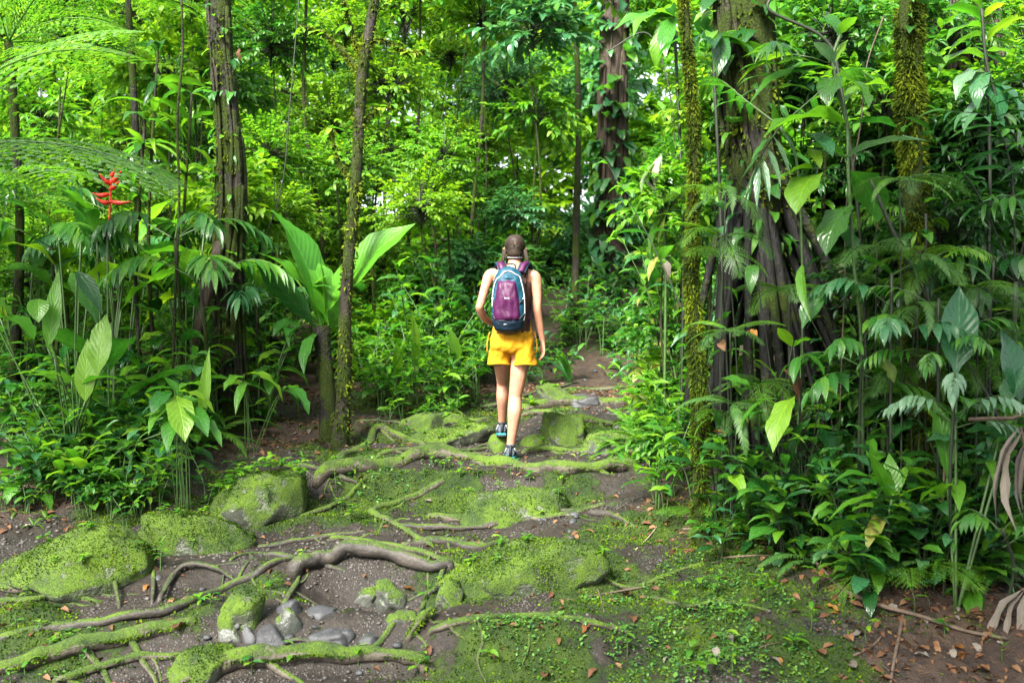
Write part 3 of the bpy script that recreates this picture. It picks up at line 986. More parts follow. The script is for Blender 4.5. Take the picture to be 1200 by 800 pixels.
# slim curved trunk nearer the path
t, C, R = px_trunk('rainforest_tree', 'slim curved mossy trunk right of the broad-leaved rosette plant', [(446, -40, 11), (434, 30, 12), (424, 90, 13), (419, 180, 13), (414, 250, 13), (406, 340, 14), (404, 420, 15), (402, 470, 17), (396, 510, 26)], 8.1, 'bark_thin', 12, 8, .14, 21)
obj('moss', moss_fuzz(C, R * 1.02, 2600, .028, 5), t, kind='stuff')
b = t.location
for pts, r in (([(424, 90), (404, 62), (380, 40), (352, 30)], .02), ([(430, 50), (452, 48), (478, 62), (500, 58)], .018), ([(426, 75), (410, 30), (400, -20)], .018), ([(421, 150), (440, 128), (462, 122)], .013), ([(416, 215), (398, 190), (388, 150)], .012)):
    C2 = spline([at(x, y, 8.1 + .08 * i) - b for i, (x, y) in enumerate(pts)], 6)
    acc = Acc(); tube(acc, C2, np.linspace(r, r * .4, len(C2)), 7)
    o = obj('branch', acc.mesh('branch', M['bark_mossy']), t)
    obj('moss', moss_fuzz(C2, np.linspace(r, r * .5, len(C2)), 700, .032, 9), o, kind='stuff')
    for q in range(9):
        p = C2[random.randrange(len(C2) // 2, len(C2))]
        leaf(t, Vector(p), rdir(U_(0, 6.28), U_(-.5, .5)), U_(.09, .15), 'ell1', random.choice(['yellow', 'fresh']))

# stilt-rooted tree on the right bank
SD0 = 6.8
sb = gx(900, SD0)
t = thing('stilt_root_tree', sb, 'dark tree standing on a cone of black stilt roots on the right bank', 'tree')
pts = [at(868, -60, SD0), at(874, 60, SD0), at(880, 150, SD0), at(890, 235, SD0), at(896, 300, SD0)]
acc, C, R = trunk_mesh([p - sb for p in pts], [.2, .19, .18, .19, .12], 'bark_dark', 18, 8, .1, 31, ridges=5)
obj('trunk', acc.mesh('trunk', M['bark_dark']), t)
climb_strand(t, C, R, 'bark_thin', 8, .016, 41)
obj('moss', moss_fuzz(C, R * 1.03, 2600, .04, 15), t, kind='stuff')
trunk_leaves(t, C, R * 1.15, 70, .18, ['mid', 'fresh', 'dark', 'dark'], ['ell1', 'lance2', 'heart1'], 77)
rs = np.random.RandomState(12)
for k in range(34):
    a = k / 34 * 6.283 + rs.uniform(-.1, .1)
    z0 = at(0, rs.uniform(190, 300), SD0).z - sb.z
    i = int(np.argmin(abs(C[:, 2] - z0)))
    o = np.array([math.cos(a), math.sin(a), 0])
    rad_ = rs.uniform(.35, .62) + .22 * max(0, math.cos(a)) + (.1 if k % 3 == 0 else 0)
    e = sb + Vector(o * rad_) + Vector((.12, 0, 0))
    e.z = Hs(e.x, e.y) - .06
    p0 = C[i] + o * R[i] * .75
    pe = np.array(e - sb)
    pm = p0 * .45 + pe * .55 + o * .07
    CC = spline([p0, pm, pe], 6)
    acc = Acc(); tube(acc, CC, np.linspace(.03, .022, len(CC)) * rs.uniform(.6, 1.5), 8, rough=.08, rs=rs)
    obj('stilt_root', acc.mesh('stilt_root', M['stilt']), t)

# slim pole thick with yellow-green moss
t, C, R = px_trunk('mossy_sapling', 'slim upright stem thickly coated in yellow-green moss beside the path', [(800, -30, 9), (806, 60, 9), (812, 140, 10), (813, 230, 11), (810, 320, 12), (815, 400, 14), (820, 480, 14), (820, 560, 16), (823, 604, 22)], 5.95, 'bark_mossy', 10, 8, .16, 51)
obj('moss', moss_fuzz(C, R * 1.05, 16000, .024, 52, .5, thick=.14, bare=-.25), t, kind='stuff')
# thick mossy trunk
t, C, R = px_trunk('mossy_tree', 'upright trunk bristling with shaggy moss on the right bank', [(1066, -40, 24), (1066, 60, 24), (1068, 150, 26), (1072, 240, 25), (1076, 330, 28), (1082, 430, 36), (1088, 540, 40), (1090, 640, 54)], 5.9, 'bark_mossy', 16, 8, .14, 61)
obj('moss', moss_fuzz(C, R * 1.03, 34000, .034, 62, .7, thick=.11, bare=-.08), t, kind='stuff')
trunk_leaves(t, C, R * 1.2, 34, .14, ['fresh', 'mid', 'dark'], ['lance2', 'ell1', 'heart1'], 63, (.0, .9))
# big reddish trunk behind
t, C, R = px_trunk('rainforest_tree', 'massive reddish-brown trunk hung with roots behind the shaggy mossy trunk', [(1120, -60, 80), (1124, 60, 84), (1134, 160, 88), (1146, 240, 100), (1150, 330, 130), (1150, 420, 170)], 7.9, 'bark_red', 22, 8, .12, 71, ridges=7)
climb_strand(t, C, R, 'bark_brown', 26, .016, 72)
climb_strand(t, C, R, 'bark_mossy', 8, .022, 73)
obj('moss', moss_fuzz(C, R * 1.02, 3000, .04, 74), t, kind='stuff')
trunk_leaves(t, C, R * 1.08, 60, .17, ['mid', 'dark', 'fresh'], ['heart1', 'ell2', 'lance2'], 75, (.0, .95))

# leaning lianas and thin stems on the right
def liana(label, pts, d, r, mat='stem_dark', d1=None, group=None, name='liana', foot=True):
    P = [at(x, y, d + ((d1 or d) - d) * i / (len(pts) - 1)) for i, (x, y) in enumerate(pts)]
    if foot: P[-1].z = Hs(P[-1].x, P[-1].y) - .03
    t = thing(name, P[-1], label, 'vine', group)
    acc = Acc(); C = spline([p - P[-1] for p in P], 8)
    tube(acc, C, np.linspace(r * .8, r, len(C)), 7)
    obj('vine_stem', acc.mesh('vine_stem', M[mat]), t)
    return t
liana('smooth dark stem leaning from the stilt roots across the right bank', [(1020, 210), (1060, 300), (1110, 390), (1160, 470), (1200, 560), (1240, 660)], 5.6, .014)
liana('thin black stem crossing in front of the reddish trunk', [(1150, 10), (1160, 90), (1200, 180), (1260, 260), (1330, 420), (1380, 620)], 5.9, .011)
liana('thin hanging brown vine beside the shaggy mossy trunk', [(1035, 20), (1015, 80), (1008, 150), (992, 240), (990, 330), (985, 460), (980, 640)], 6.0, .005, 'twig')
liana('thin woody vine slanting over the top of the path plants', [(930, -20), (900, 10), (965, 45), (985, 100), (1010, 300), (1020, 640)], 6.2, .012)
liana('straight twining stem rising from the litter of the right bank', [(1108, 520), (1104, 600), (1098, 640), (1094, 700)], 5.3, .008, 'twig')
liana('thin knobbly vine hanging down from the canopy behind the path', [(712, 60), (760, 40), (785, 110), (790, 200), (782, 320), (790, 480)], 8.4, .008)
liana('slender vine hanging left of the dark mossy trunk', [(212, -20), (214, 60), (208, 140), (210, 240), (206, 330), (200, 500)], 8.0, .012, 'bark_thin')
liana('drooping thin vine looping left of the curved trunk', [(352, -20), (340, 120), (330, 220), (300, 330), (310, 480)], 8.9, .006, 'stem_dark')

# canopy trees added unseen behind and beside the viewer, to shade steps and banks
random.seed(31)
for k, (x, y, z, s_) in enumerate(((-3.6, -2.6, 6.6, 2.1), (-1.2, -3.6, 7.2, 2.2), (1.6, -3.0, 6.8, 2.2), (4.2, -2.4, 6.9, 2.1), (-2.4, -.2, 7.0, 1.9), (.2, -.6, 7.6, 2.0), (2.8, .2, 7.2, 2.0), (-5.2, .4, 7.4, 2.0), (5.4, 1.2, 7.6, 2.0), (.3, 1.3, 7.0, 1.7), (1.7, .9, 6.6, 1.7), (-5.0, 2.4, 6.9, 1.7), (-.6, -6.0, 5.6, 2.3), (3.4, -6.2, 5.4, 2.3), (-4.4, -6.0, 5.6, 2.3))):
    if k in (4, 7): continue
    for q in range(1):
        bg_tree(Vector((x + U_(-.5, .5), y + U_(-.5, .5), z + q * 1.1)), random.choice(['ellb', 'ellm']), 'mid', s_, 'unseen canopy tree added to shade the near end of the path', 'added shade trees over the near path', name='added_shade_tree', trunk_r=.05, foot=(x * 1.1, min(y, -1.2) - .3))
random.seed(57)

# ---------------------------------------------------------------- roots over the path
def root(label, pts, r, mat='root_moss', sink=.35, name='tree_root', taper=.6, seed=0, lift=None, fuzz=0):
    """pts: photo pixels along the root; laid on the ground"""
    P = [gp(x, y) for x, y in pts]
    C = spline(P, 9)
    n = len(C)
    g = H(C[:, 0], C[:, 1])
    C[:, 2] = .5 * C[:, 2] + .5 * g
    R = r * np.interp(np.linspace(0, 1, n), [0, .15, .6, 1], [.85, 1, .95, taper])
    C[:, 2] = np.maximum(C[:, 2], g - .02) + R * (1 - 2 * sink)
    if lift is not None: C[:, 2] += np.interp(np.linspace(0, 1, n), np.linspace(0, 1, len(lift)), lift)
    C[:, 2] += R * .9 * vnoise(np.arange(n) * .21 + seed * 3.1, np.full(n, seed * 1.7))
    C[0, 2] -= r * 1.3; C[-1, 2] -= r * 1.3
    b = P[len(P) // 2]
    t = thing(name, b, label, 'root')
    acc = Acc(); tube(acc, C - np.array(b), R, 12)
    V = acc.V[0]; m = n * 12
    cen = np.repeat(C - np.array(b), 12, 0)
    off = V[:m] - cen
    a = np.tile(np.arange(12) / 12 * 6.283, n); s = np.repeat(np.arange(n), 12)
    f = 1 + .5 * vnoise(a * .8 + seed, s * .33 + seed * 2) + .22 * vnoise(a * 2.2, s * .9 + 4) + .3 * vnoise(s * .12 + seed, a * 0 + 3.3)
    V[:m] = cen + off * f[:, None]
    obj('root_wood', acc.mesh('root', M[mat]), t)
    rs = np.random.RandomState(seed + 100)
    for q in range(rs.randint(2, 5) if r > .015 else 0):
        i = rs.randint(n // 8, n - n // 8)
        T = C[min(n - 1, i + 2)] - C[max(0, i - 2)]; an = math.atan2(T[1], T[0]) + rs.choice([-1, 1]) * rs.uniform(.5, 1.3)
        L = rs.uniform(.15, .5); P2 = [C[i]]
        for u in np.linspace(.2, 1, 6):
            an += rs.uniform(-.35, .35)
            x_, y_ = P2[-1][0] + math.cos(an) * L / 6, P2[-1][1] + math.sin(an) * L / 6
            P2.append(np.array([x_, y_, float(H(x_, y_)) + r * .25 * (1 - u) - .012 * u]))
        S2 = spline(P2, 4)
        ac2 = Acc(); tube(ac2, S2 - np.array(b), np.linspace(R[i] * .5, .004, len(S2)), 7, rough=.1, rs=rs)
        obj('rootlet', ac2.mesh('rootlet', M[mat]), t)
    if fuzz:
        obj('moss', moss_fuzz(C - np.array(b), R * .98, fuzz, .014, seed + 2, -.25, 'moss_tuft', .35), t, kind='stuff')
    return t
root('long thick mossy root forming the step under the hiker', [(372, 562), (410, 552), (455, 548), (505, 536), (560, 540), (610, 551), (660, 553), (700, 552), (742, 546)], .058, fuzz=3500, seed=1, taper=.9, sink=.25)
root('thick mossy root across the bottom of the path', [(205, 806), (245, 786), (300, 772), (360, 768), (430, 771), (500, 778)], .055, fuzz=4000, seed=2)
root('long thin grey root running up from the left edge to the grey arched root', [(-10, 752), (70, 738), (150, 726), (210, 712), (262, 690), (310, 668), (350, 654)], .028, 'root_bare', seed=3, taper=.7)
root('thick grey arched root above the dark hollow', [(345, 672), (375, 662), (410, 656), (455, 658), (500, 670), (530, 664)], .048, 'root_bare', .2, seed=4, lift=[0, .02, .03, .02, 0])
root('bare brown root lying below the flat mossy boulder', [(465, 617), (520, 620), (575, 617), (620, 606), (655, 600), (696, 597)], .022, 'root_bare', .3, seed=5)
root('forked mossy root descending from the step root', [(520, 562), (492, 578), (455, 592), (436, 602), (455, 612), (480, 626), (508, 640)], .03, fuzz=1200, seed=6)
root('small looping grey root beside the long mossy boulder', [(140, 712), (134, 690), (136, 672), (152, 664), (172, 668)], .013, 'root_bare', .0, seed=7, lift=[0, .05, .06, .05, 0])
root('thin grey root rising straight between two mossy boulders', [(178, 708), (180, 680), (181, 655), (182, 628)], .012, 'root_bare', .1, seed=8)
root('small knobbly grey root curving over the gravel', [(186, 706), (200, 684), (222, 669), (252, 672), (275, 682)], .016, 'root_bare', .0, seed=9, lift=[0, .02, .02, 0])
root('dark mossy root along the foot of the long mossy boulder', [(-10, 688), (40, 690), (95, 690), (150, 684)], .026, fuzz=900, seed=10)
root('low mossy root in the bottom left corner', [(-10, 790), (50, 772), (110, 757), (170, 745), (230, 728)], .045, fuzz=2500, seed=11)
root('short mossy root running off the left edge', [(-10, 708), (30, 704), (75, 700), (118, 706)], .022, fuzz=600, seed=12)
root('mossy root behind the hiker crossing towards the right bank', [(612, 478), (650, 474), (690, 473), (730, 472), (772, 468)], .055, fuzz=1500, seed=13)
root('dark curved root over the stones left of the hiker', [(470, 498), (500, 488), (530, 486), (556, 494), (572, 490)], .03, fuzz=500, seed=14)
root('thin bare root crossing the soil left of the path', [(405, 496), (440, 494), (470, 496), (500, 506)], .018, 'root_bare', seed=15)
root('mossy root right of the hiker running to the low boulders', [(612, 487), (650, 486), (690, 494), (720, 499)], .04, fuzz=900, seed=16)
root('thin root curling in front of the low mossy boulder', [(548, 530), (562, 525), (580, 523), (598, 530)], .012, 'root_bare', .0, seed=17)
root('mossy root climbing the left edge of the steps', [(395, 540), (430, 522), (440, 505), (470, 512), (500, 524)], .04, fuzz=900, seed=18)
root('short mossy stick of root by the grey stones', [(478, 748), (492, 738), (508, 724)], .022, fuzz=500, seed=19, lift=[0, .04, .06])
root('pale root vein over the mossy slope on the right', [(640, 668), (690, 672), (740, 690), (800, 668), (850, 655)], .014, fuzz=300, seed=20)
root('thin root at the left end of the dark hollow', [(330, 715), (345, 690), (352, 672)], .018, 'root_bare', seed=21)
root('low mossy root tying the mossy mound to the path', [(385, 632), (440, 636), (500, 650), (545, 668)], .022, fuzz=500, seed=22)

MORE = [
    ('thin dark root crossing the gravel below the overgrown boulder', [(300, 640), (340, 636), (390, 628), (430, 622)], .016, 'root_bare'),
    ('gnarled root ledge in front of the mossy mound', [(470, 640), (510, 636), (560, 642), (600, 636)], .026, 'root_bare'),
    ('mossy root ledge under the flat mossy boulder', [(500, 606), (540, 610), (600, 612), (660, 604), (712, 590)], .024, 'root_moss'),
    ('root branching left from the grey arched root', [(362, 664), (335, 652), (300, 650), (268, 658)], .02, 'root_bare'),
    ('root reaching down beside the hollow', [(520, 668), (512, 690), (496, 708), (490, 726)], .018, 'root_bare'),
    ('root running along the rim of the lower bank', [(500, 742), (560, 728), (620, 722), (690, 730), (740, 742)], .022, 'root_moss'),
    ('wiry root hanging down the lower bank', [(560, 730), (566, 752), (560, 775), (570, 800)], .009, 'root_bare'),
    ('wiry rootlet beside the hanging root', [(610, 726), (620, 750), (612, 780)], .007, 'root_bare'),
    ('root crossing the upper step left of the hiker', [(440, 536), (480, 528), (530, 530), (575, 526)], .022, 'root_moss'),
    ('mossy root ledge right of the hiker', [(612, 530), (650, 528), (700, 530), (745, 528)], .026, 'root_moss'),
    ('thin root slanting over the upper soil', [(560, 478), (600, 470), (640, 458), (680, 448)], .018, 'root_bare'),
    ('root lying across the path beyond the hiker', [(640, 462), (680, 456), (720, 456), (760, 450)], .026, 'root_moss'),
    ('low root in the left soil below the thicket', [(330, 545), (360, 548), (395, 556), (420, 566)], .02, 'root_bare'),
    ('mossy rib of root above the bottom left corner', [(60, 800), (110, 786), (165, 772), (215, 768)], .022, 'root_moss'),
    ('thin root threading the stones of the pile', [(250, 765), (290, 768), (345, 752), (400, 762)], .012, 'root_bare'),
    ('root sinking into the mossy slope on the right', [(760, 700), (800, 712), (850, 706), (905, 718)], .014, 'root_moss'),
    ('short root stub at the edge of the right bank', [(690, 600), (720, 606), (745, 618)], .02, 'root_bare'),
    ('grey root from the left boulders to the step root', [(350, 606), (385, 596), (412, 578), (430, 560)], .018, 'root_moss'),
]
for k, (lab, P_, r_, m_) in enumerate(MORE):
    root(lab, P_, r_, m_, .32, seed=40 + k, fuzz=500 if m_ == 'root_moss' else 0)
# ---------------------------------------------------------------- boulders and stones
def rock_mesh(seed, rx, ry, rz, mat, sub=4, amp=.36, name='rock', flat=.0):
    import bmesh
    bm = bmesh.new()
    bmesh.ops.create_icosphere(bm, subdivisions=sub, radius=1)
    rs = np.random.RandomState(seed)
    V = np.array([v.co[:] for v in bm.verts])
    Fc = np.array([[v.index for v in f.verts] for f in bm.faces])
    bm.free()
    o = rs.uniform(0, 40, 3)
    n3 = lambda f: vnoise(V[:, 0] * f + o[0] + V[:, 2] * f * .7, V[:, 1] * f + o[1] - V[:, 2] * f * .6) + vnoise(V[:, 2] * f + o[2], V[:, 0] * f - V[:, 1] * f + o[0])
    r = 1 + amp * n3(1.1) + amp * .75 * n3(2.0) + amp * .22 * n3(6) + amp * .09 * n3(14)
    for k in range(7):                                # a few facets
        d = rs.normal(size=3); d[2] = abs(d[2]) * .6; d /= np.linalg.norm(d)
        h = V @ d * r
        r = np.where(h > .74, r * (1 - .8 * (h - .74) / np.maximum(h, .01)), r)
    V = V * r[:, None]
    V[:, 0] += rs.uniform(-.4, .4) * V[:, 2]
    V = V * np.array([rx, ry, rz])
    return mk_mesh(name, V, [Fc], None, M[mat])
BOULDERS = {}
def boulder(label, px, py_base, w, h, mat='rock_moss', seed=0, dz=1.0, deep=.75, name='boulder', cat='boulder', sub=5, fuzz=0, rot=0.0, group=None):
    g = gp(px, py_base)
    d = g.y
    rx = w / 2 / F * d; hh = h / F * d
    hh *= .86 if sub > 4 else 1
    rz = hh * (.84 if sub > 4 else .68)
    y = d + rx * deep * .6
    sinkz = hh * .3 if name == 'stone' else 0
    o = obj(name, None if fuzz else rock_mesh(seed, rx, rx * deep, rz, mat, sub), loc=(g.x, y, g.z + hh - rz * .96 - sinkz))
    tag(o, label, cat, group)
    if fuzz:
        me = rock_mesh(seed, rx, rx * deep, rz, mat, sub)
        obj('stone', me, o)
        co = np.zeros(len(me.vertices) * 3, np.float32); me.vertices.foreach_get('co', co); co = co.reshape(-1, 3)
        no = np.zeros(len(me.vertices) * 3, np.float32); me.vertex_normals.foreach_get('vector', no); no = no.reshape(-1, 3)
        rs = np.random.RandomState(seed + 3)
        fc = np.zeros(len(me.polygons) * 3, np.int32); me.polygons.foreach_get('vertices', fc); fc = fc.reshape(-1, 3)
        pick = fc[rs.randint(0, len(fc), fuzz * 2)]; w_ = rs.dirichlet((1, 1, 1), fuzz * 2)
        co = (co[pick] * w_[:, :, None]).sum(1); no = (no[pick] * w_[:, :, None]).sum(1)
        i = np.arange(fuzz * 2)
        i = i[(no[i, 2] + rs.uniform(-.3, .3, len(i)) + 1.5 * vnoise(co[i, 0] * 7 + seed, co[i, 1] * 7 + co[i, 2] * 5) > .36)][:fuzz]
        obj('moss', tuft_mesh(co[i] + rs.normal(size=(len(i), 3)) * .004, no[i], .0085, rs), o, kind='stuff')
    o.rotation_euler.z = rot
    BOULDERS[seed] = o
    return o
def on_boulder(seed):
    """a random point on the upper camera-facing side of a boulder"""
    o = BOULDERS[seed]
    me = o.data or o.children[0].data
    n = len(me.vertices)
    co = np.zeros(n * 3, np.float32); me.vertices.foreach_get('co', co); co = co.reshape(-1, 3)
    no = np.zeros(n * 3, np.float32); me.vertex_normals.foreach_get('vector', no); no = no.reshape(-1, 3)
    k = np.nonzero((no[:, 2] > .35) & (co[:, 1] < .35 * co[:, 1].max()) & (co[:, 2] > 0))[0]
    return o.location + Vector(co[random.choice(list(k))])
def tuft_mesh(B, N, L, rs, mat='moss_tuft', thick=.4):
    n = len(B)
    d = N + rs.normal(size=(n, 3)) * .45
    d /= np.linalg.norm(d, axis=1)[:, None]
    s = np.cross(d, rs.normal(size=(n, 3))); s /= np.linalg.norm(s, axis=1)[:, None] + 1e-9
    ln = (L * rs.uniform(.5, 1.4, n))[:, None]
    Mi = B + d * ln * .5
    T = B + d * ln + np.cross(d, s) * ln * .35
    V = np.stack([B - s * ln * thick * .5, B + s * ln * thick * .5, Mi + s * ln * thick, T, Mi - s * ln * thick], 1).reshape(-1, 3)
    m = np.arange(n)[:, None] * 5
    return mk_mesh('moss', V, [m + np.array([[0, 1, 2, 4]]), m + np.array([[4, 2, 3]])], np.tile([[.3, .5]], (len(V), 1)), M[mat])

boulder('long low mossy boulder at the left edge of the gravel', 70, 690, 232, 66, seed=1, fuzz=9000, deep=.55)
boulder('rounded bright mossy boulder in the middle of the left group', 222, 648, 136, 56, seed=2, fuzz=6000, deep=.7)
boulder('mossy boulder overgrown with seedlings at the back of the left group', 296, 612, 138, 72, seed=3, fuzz=6000, deep=.8)
boulder('flat mossy boulder below the step root', 600, 612, 172, 44, 'rock_moss', seed=4, fuzz=5000, deep=.45)
boulder('high mossy mound in the middle of the path', 612, 690, 176, 62, seed=5, fuzz=9000, deep=.55)
boulder('low wide mossy boulder left of the hiker', 534, 521, 92, 26, seed=6, fuzz=2500, deep=.6)
boulder('dome of bright moss just right of the hiker', 662, 522, 66, 40, seed=7, fuzz=1600, deep=.8)
boulder('flat half-mossy boulder right of the mossy dome', 716, 526, 84, 26, 'rock_half', seed=8, fuzz=900, deep=.7)
boulder('small round mossy stone between hiker and mossy dome', 628, 522, 30, 18, seed=9, name='mossy_stone', cat='stone')
boulder('mossy boulder peeping over the dark curved root', 528, 500, 52, 20, seed=10, fuzz=500)
boulder('greenish boulder at the left end of the dark curved root', 496, 504, 60, 20, 'rock_moss', seed=11)
boulder('low grey-green stone slab at the right side of the steps', 752, 522, 60, 22, 'rock_half', seed=12)
boulder('mossy boulder at the foot of the path in the corner', 232, 800, 78, 46, seed=13, fuzz=2500)
boulder('grey-green rounded rock at the mouth of the hollow', 455, 716, 44, 36, 'rock_half', seed=14, sub=4)
boulder('mossy rock right of the hollow', 526, 712, 34, 34, seed=15, fuzz=500, sub=4)
boulder('greenish rock deep in the hollow', 430, 712, 34, 24, 'rock_half', seed=16, sub=4)
boulder('mossy rock crowning the pile of grey stones', 285, 735, 52, 44, seed=17, fuzz=700, sub=4)
boulder('small flat mossy rock left of the hiker', 540, 512, 34, 12, 'rock_moss', seed=18, sub=4)
boulder('flat grey slab on the path behind the hiker', 688, 476, 50, 14, 'rock_bare', seed=33, sub=4)
boulder('dim mossy rock behind the hiker', 652, 470, 48, 20, seed=34, fuzz=500)
o = obj('stepping_stone', rock_mesh(71, .14, .19, .11, 'rock_moss', 4, .1), loc=(-.085, 7.99, .70)); tag(o, 'mossy stepping stone under the raised left shoe', 'stone')
STN = [('large dark grey stone, smoothest of the pile', 312, 758, 50, 32, 'rock_bare'), ('tall grey-green stone behind the large dark stone', 336, 742, 40, 40, 'rock_half'), ('flat wet grey stone right of the pile', 388, 755, 58, 24, 'rock_bare'),
       ('oval grey stone on the ledge above the bottom root', 430, 758, 36, 22, 'rock_bare'), ('grey stone at the top of the pile', 338, 718, 34, 20, 'rock_bare'), ('round greenish stone at the left of the pile', 268, 748, 30, 22, 'rock_half'),
       ('small grey stone beside the oval one', 405, 752, 26, 18, 'rock_bare'), ('flat grey stone at the back of the ledge', 375, 722, 46, 12, 'rock_bare'), ('grey-green pebble-strewn stone under the arched root', 470, 728, 40, 14, 'rock_half'),
       ('small dark stone left of the large dark stone', 290, 752, 22, 18, 'rock_bare')]
for k, (lab, x, y, w, h, mt) in enumerate(STN):
    boulder(lab, x, y, w, h, mt, seed=50 + k, name='stone', cat='stone', sub=4, deep=.8, rot=U_(-.4, .4))
# small loose stones
for k in range(46):
    px, py = random.choice([(U_(200, 520), U_(715, 790)), (U_(0, 420), U_(580, 720)), (U_(470, 700), U_(600, 640)), (U_(420, 760), U_(500, 545)), (U_(640, 740), U_(430, 470))])
    g = gp(px, py)
    w = U_(.016, .04)
    o = obj('loose_stone', rock_mesh(200 + k % 8, w, w * .8, w * .55, 'rock_bare', 2), loc=g + Vector((0, 0, w * .2)))
    o.rotation_euler = (U_(-.3, .3), U_(-.3, .3), U_(0, 6))
    tag(o, 'small grey stone lying loose on the path', 'stone', 'small loose stones on the path')

# ---------------------------------------------------------------- gravel, moss, litter as masses
def scatter(n, xr, yr, f):
    x = RS.uniform(*xr, n); y = RS.uniform(*yr, n) ; k = RS.uniform(0, 1, n) < f(x, y)
    return x[k], y[k]
ico = None
def gravel():
    t = (1 + 5 ** .5) / 2
    V0 = np.array([(-1, t, 0), (1, t, 0), (-1, -t, 0), (1, -t, 0), (0, -1, t), (0, 1, t), (0, -1, -t), (0, 1, -t), (t, 0, -1), (t, 0, 1), (-t, 0, -1), (-t, 0, 1)]) / 1.9
    F0 = np.array([(0, 11, 5), (0, 5, 1), (0, 1, 7), (0, 7, 10), (0, 10, 11), (1, 5, 9), (5, 11, 4), (11, 10, 2), (10, 7, 6), (7, 1, 8), (3, 9, 4), (3, 4, 2), (3, 2, 6), (3, 6, 8), (3, 8, 9), (4, 9, 5), (2, 4, 11), (6, 2, 10), (8, 6, 7), (9, 8, 1)])
    x, y = scatter(26000, (-4.2, 2.2), (4.2, 9.5), lambda x, y: np.clip(.75 - 1.5 * moss_at(x, y) + .5 * fbm(x, y, 1.1, 2), 0, 1) * (1 - .75 * litter_at(x, y)))
    n = len(x)
    s = .0045 + .011 * RS.uniform(0, 1, n) ** 3
    z = H(x, y)
    a = RS.uniform(0, 6.28, n)
    V = V0[None] * (1 + RS.uniform(-.3, .3, (n, 12, 1))) * s[:, None, None] * np.array([1.2, 1, .7])
    ca, sa = np.cos(a)[:, None], np.sin(a)[:, None]
    V = np.stack([V[..., 0] * ca - V[..., 1] * sa, V[..., 0] * sa + V[..., 1] * ca, V[..., 2]], -1)
    V = V + np.stack([x, y, z + s * .1], -1)[:, None]
    Fc = F0[None] + np.arange(n)[:, None, None] * 12
    o = obj('gravel', mk_mesh('gravel', V.reshape(-1, 3), [Fc.reshape(-1, 3)], None, M['gravel']), kind='stuff')
    tag(o, 'fine grey gravel strewn over the trampled soil of the path', 'gravel')
gravel()
def ground_moss():
    x, y = scatter(330000, (-4.4, 4.0), (4.1, 9.6), lambda x, y: np.clip((moss_at(x, y) + .55 * fbm(x, y, 7, 3) - .32) * 2.2, 0, 1))
    n = len(x)
    e = .01
    z = H(x, y)
    N = np.stack([-(H(x + e, y) - z) / e, -(H(x, y + e) - z) / e, np.ones(n)], -1); N /= np.linalg.norm(N, axis=1)[:, None]
    o = obj('ground_moss', tuft_mesh(np.stack([x, y, z - .002], -1), N, .012, RS), kind='stuff')
    tag(o, 'low green moss carpeting the soil between roots and boulders', 'moss')
ground_moss()
def cover(centres, n, L, label, seed):
    rs = np.random.RandomState(seed)
    B = []
    for (px, py, r) in centres:
        g = gp(px, py)
        m = int(n * r * r)
        a = rs.uniform(0, 6.28, m); q = r * np.sqrt(rs.uniform(0, 1, m))
        B.append(np.stack([g.x + np.cos(a) * q, g.y + np.sin(a) * q], -1))
    B = np.concatenate(B); B = B[(vnoise(B[:, 0] * 9, B[:, 1] * 9) > -.18)]
    z = H(B[:, 0], B[:, 1])
    P = np.stack([B[:, 0], B[:, 1], z + rs.uniform(.004, .045, len(z)) * (.6 + vnoise(B[:, 0] * 4, B[:, 1] * 4))], -1)
    acc = Acc()
    tm = [leaf_arrays('ell', .62, dr, .3, 0, 3, 2, q) for q, dr in enumerate((10, 45, 70))]
    for p in P:
        V, fs, Uv = tm[rs.randint(3)]
        m = np.array(frame(rdir(rs.uniform(0, 6.28), rs.uniform(-.3, .7)), UP, rs.uniform(-.4, .4)))
        acc.add(p + (V * L * rs.uniform(.5, 1.3)) @ m.T, fs, Uv)
    o = obj('ground_cover', acc.mesh('ground_cover', M['cover']), kind='stuff')
    tag(o, label, 'ground cover')
cover([(830, 745, .30), (870, 700, .25), (780, 780, .3), (900, 770, .25), (820, 670, .25), (640, 735, .22), (720, 700, .22), (590, 728, .16), (880, 640, .2)], 7200, .022, 'tiny-leaved green creeper spreading over the mossy slope on the right', 5)
cover([(450, 572, .2), (420, 545, .2), (80, 760, .15), (300, 560, .18), (260, 590, .14), (560, 470, .3), (650, 484, .25), (510, 545, .14)], 4200, .03, 'bright small-leaved creeper on the step roots and left stones', 6)

